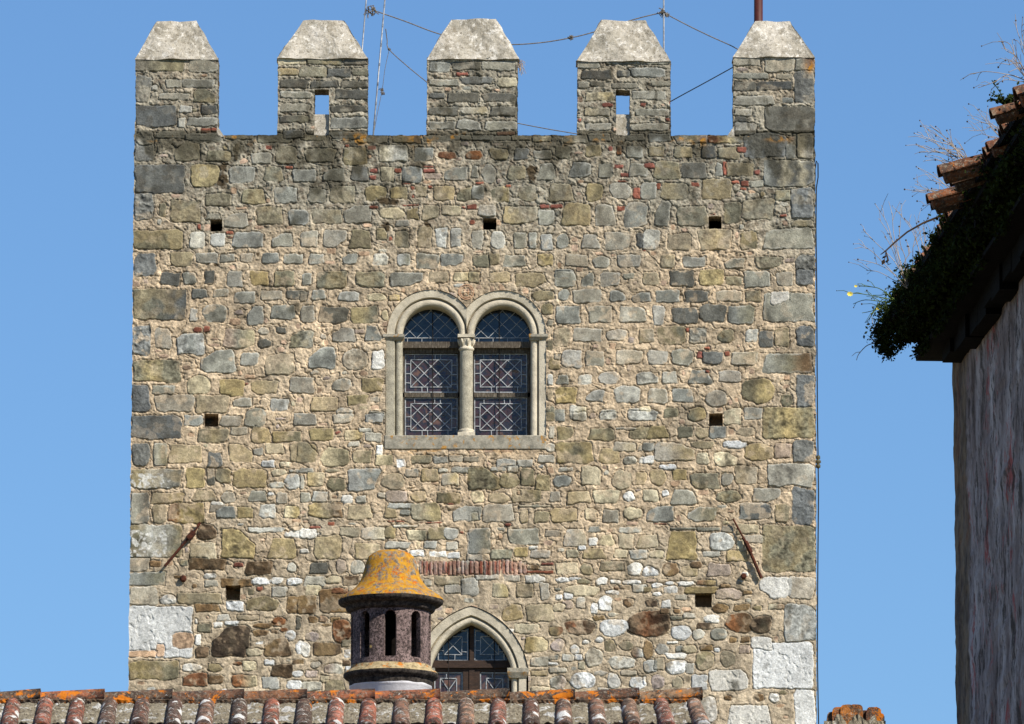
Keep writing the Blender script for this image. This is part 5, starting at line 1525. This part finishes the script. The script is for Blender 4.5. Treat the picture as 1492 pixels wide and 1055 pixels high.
# moss and fallen growth hanging over the eave: one uncountable mass
rg = random.Random(5)
mb = MB()
def leaf(p, sz):
    d = Vector((rg.gauss(0, 1), rg.gauss(0, 1), rg.gauss(0, 1))).normalized(); e = d.cross(Vector((rg.gauss(0, 1), rg.gauss(0, 1), rg.gauss(0, 1)))).normalized()
    mb.add([p, p + d * sz * .5 + e * sz * .3, p + d * sz, p + d * sz * .5 - e * sz * .3], [(0, 1, 2, 3)])
def clump(s, o, z, rs, ro_, rz, n, sz=.028):
    for _ in range(n):
        a, b, c = rg.gauss(0, .5), rg.gauss(0, .5), rg.gauss(0, .5)
        leaf(oh(s + a * rs, o + b * ro_, z + c * rz), sz * rg.uniform(.6, 1.4))
z0 = zso + .06
s = 0.0
while s < Lh:
    f = max(0.0, min(1.0, (s - 2.0) / 3.0)); oe = .49 - .14 * f
    clump(s, oe + rg.uniform(-.07, .03), z0 + .01 + rg.uniform(-.03, .04), .10, .045, .05, rg.randint(50, 160), rg.uniform(.016, .03))
    clump(s, oe - .08, z0 - .07, .16, .09, .08, 110, .03)
    clump(s, rg.uniform(.2, .4), zso - .03, .14, .08, .05, 60, .04)
    if rg.random() < .5: clump(s, .27, zs + .02 + rg.uniform(-.03, .08), .12, .02, .05, 60, .03)
    s += .085
for (s, o, dz, r, n) in ((.05, .52, -.05, .085, 900), (.0, .50, -.13, .065, 500), (-.02, .47, -.19, .045, 220), (.1, .42, -.13, .06, 350), (.35, .52, .03, .08, 450), (.9, .50, .06, .07, 400), (1.6, .51, .06, .08, 500), (2.1, .47, .08, .05, 300), (3.0, .47, .04, .07, 400), (3.6, .45, .06, .08, 400), (4.6, .42, .09, .08, 400), (5.4, .40, .07, .09, 400), (6.6, .38, .1, .10, 500), (7.4, .38, .1, .10, 500), (8.3, .38, .12, .1, 400)):
    clump(s, o, z0 + dz, r * 1.6, r, r, n, rg.uniform(.02, .034))
for k in range(14):                                       # hanging strands at the far end
    p = oh(rg.uniform(-.1, .2), rg.uniform(.40, .56), z0 - .12); q = p + Vector((rg.uniform(-.03, .03), 0, -rg.uniform(.06, .17)))
    for i in range(12): leaf(p + (q - p) * i / 12, .022)
tag(mb.build('moss', M_MOSS), 'dark green moss and creeping growth hanging over the old house eave', 'moss', kind='stuff')

# dry weeds on the eave
def uproj(px, py, s):
    """a point above the eave at distance along = s, seen at px,py"""
    d = (W0.y + along.y * s) - CAMLOC.y; return at_d(px, py, d)
def weed(name, root, targets, lab, cat, mat=M_STALK, flower=(), thick=.0022, group='weeds on the eave', green=False, heads=True, nbr=3):
    mb = MB(); rp = uproj(*root)
    for (tx, ty) in targets:
        tp = uproj(tx, ty, root[2] + rg.uniform(-.25, .25))
        m1 = rp.lerp(tp, .35) + Vector((rg.uniform(-.03, .03), rg.uniform(-.05, .05), rg.uniform(.0, .07)))
        m2 = rp.lerp(tp, .7) + Vector((rg.uniform(-.03, .03), rg.uniform(-.05, .05), rg.uniform(.0, .05)))
        pts = []
        q = [rp, m1, m2, tp]
        for i in range(3):
            p0, p1, p2, p3 = q[max(i-1, 0)], q[i], q[i+1], q[min(i+2, 3)]
            for k in range(4):
                t = k / 4; pts.append(0.5 * ((2*p1) + (p2-p0)*t + (2*p0-5*p1+4*p2-p3)*t*t + (3*p1-p0-3*p2+p3)*t**3))
        pts.append(tp)
        mb.mat = 0; mb.tube(pts, [thick * (1.25 - .6 * k / len(pts)) for k in range(len(pts))], 4)
        ends_ = [tp]
        for b in range(nbr):
            k = rg.randint(4, len(pts) - 2); dirv = (pts[k + 1] - pts[k]).normalized()
            e = pts[k] + (dirv + Vector((rg.uniform(-.8, .8), rg.uniform(-.5, .5), rg.uniform(-.5, .8)))).normalized() * rg.uniform(.05, .17)
            mid = (pts[k] + e) / 2 + Vector((0, 0, .012)); mb.tube([pts[k], mid, e], [thick * .8, thick * .65, thick * .5], 4); ends_.append(e)
        if heads:
            mb.mat = 1
            for e in ends_:
                if rg.random() < .5:
                    r = rg.uniform(.0035, .0075); mb.lathe(e.x, e.y, [(.0005, e.z + r), (r * .8, e.z + r * .5), (r * .8, e.z - r * .5), (.0005, e.z - r)], 6)
    mb.mat = 2
    for (fx, fy, fr) in flower:
        c_ = uproj(fx, fy, root[2])
        for k in range(9):
            a = 2 * math.pi * k / 9; e1 = Vector((math.cos(a), -.3, math.sin(a) * .8)); e2 = Vector((-math.sin(a), 0, math.cos(a)))
            mb.add([c_, c_ + e1 * fr * .6 + e2 * fr * .3, c_ + e1 * fr, c_ + e1 * fr * .6 - e2 * fr * .3], [(0, 1, 2, 3)])
    o = mb.build(name, [mat, M_STALKD, M_PETAL]); tag(o, lab, cat, group); return o
rg = random.Random(12)
def fanout(n, x0, x1, y0, y1): return [(rg.uniform(x0, x1), rg.uniform(y0, y1)) for _ in range(n)]
weed('flowering_weed', (1305, 438, 1.2), [(1238, 428), (1243, 443), (1252, 417), (1256, 456), (1262, 470), (1280, 452), (1272, 430)], 'green weed with pale yellow flowers at the lower left of the eave', 'weed', M_GREENST, ((1238.5, 428.5, .024), (1247, 417, .013), (1279, 450, .013)), thick=.003)
weed('dry_weed', (1322, 420, 1.7), [(1258, 335), (1252, 355), (1250, 378), (1275, 297), (1280, 318), (1300, 310), (1262, 394), (1290, 345), (1310, 330), (1320, 350), (1335, 345)], 'dry branching weed spreading left from the lower eave beside the yellow flower', 'weed', thick=.0024)
weed('dry_weed', (1345, 385, 2.2), [(1300, 300), (1318, 318), (1335, 325), (1352, 318), (1362, 330), (1345, 340)] , 'low wispy dry weed halfway along the lower eave', 'weed', thick=.002)
mb = MB()
P = [uproj(x, y, 2.8) for x, y in ((1392, 306), (1370, 315), (1345, 325), (1322, 338), (1305, 352), (1290, 366), (1283, 371))]
mb.tube(P, [.008, .008, .007, .006, .006, .005, .003], 6)
for (x, y) in ((1292, 372), (1295, 380), (1289, 377), (1294, 386)):
    p = uproj(x, y, 2.8); leaf(p, .05); mb.tube([uproj(1291, 366, 2.8), p], .003, 4)
tag(mb.build('bare_stem', M_STALKD), 'thick dark bare stem arching left from the eave under the tile ends', 'weed', 'weeds on the eave')
weed('dry_weed', (1420, 252, 4.3), [(1332, 194), (1335, 210), (1345, 235), (1352, 190), (1360, 200), (1340, 222), (1350, 213), (1375, 205), (1368, 222), (1390, 215), (1355, 182), (1372, 238), (1338, 199)], 'big spray of pale dry stalks above the long tile ends', 'weed', thick=.0026)
weed('dry_weed', (1405, 300, 3.5), [(1335, 243), (1333, 268), (1340, 280), (1328, 280), (1350, 262), (1318, 276), (1345, 300)], 'sparse dry stalks below the long tile ends', 'weed', thick=.0022)
weed('dry_weed', (1462, 205, 5.5), [(1415, 172), (1425, 160), (1430, 178), (1438, 185), (1445, 170), (1428, 195), (1412, 190), (1440, 200)], 'fine pale dry stalks in front of the upper tile ends', 'weed', thick=.002)
weed('dry_weed', (1500, 120, 7.2), [(1418, 108), (1425, 128), (1445, 130), (1470, 105), (1460, 62), (1475, 85), (1455, 60), (1480, 30), (1470, 95), (1487, 60), (1490, 25), (1465, 88)], 'airy dry weed at the top right corner above the tiles', 'weed', thick=.0024)
for (px, py, s, lab) in ((1468, 150, 6.5, 'small green sprig between the two upper tile ends'),):
    mb = MB(); c_ = uproj(px, py, s)
    for _ in range(26):
        e = c_ + Vector((rg.gauss(0, .07), rg.gauss(0, .06), abs(rg.gauss(0, .06)))); mb.tube([c_ - Vector((0, 0, .03)), (c_ + e) / 2, e], .003, 4)
        for q in range(16): leaf(c_.lerp(e, rg.uniform(.3, 1)) + Vector((rg.gauss(0, .004), rg.gauss(0, .004), rg.gauss(0, .004))), .026)
    tag(mb.build('green_sprig', M_MOSS), lab, 'weed', 'weeds on the eave')
weed('dry_weed', (1276, 500, .0), [(1248, 525), (1268, 480)], 'single bent stalk below the hanging moss at the eave end', 'weed', thick=.003, nbr=1)
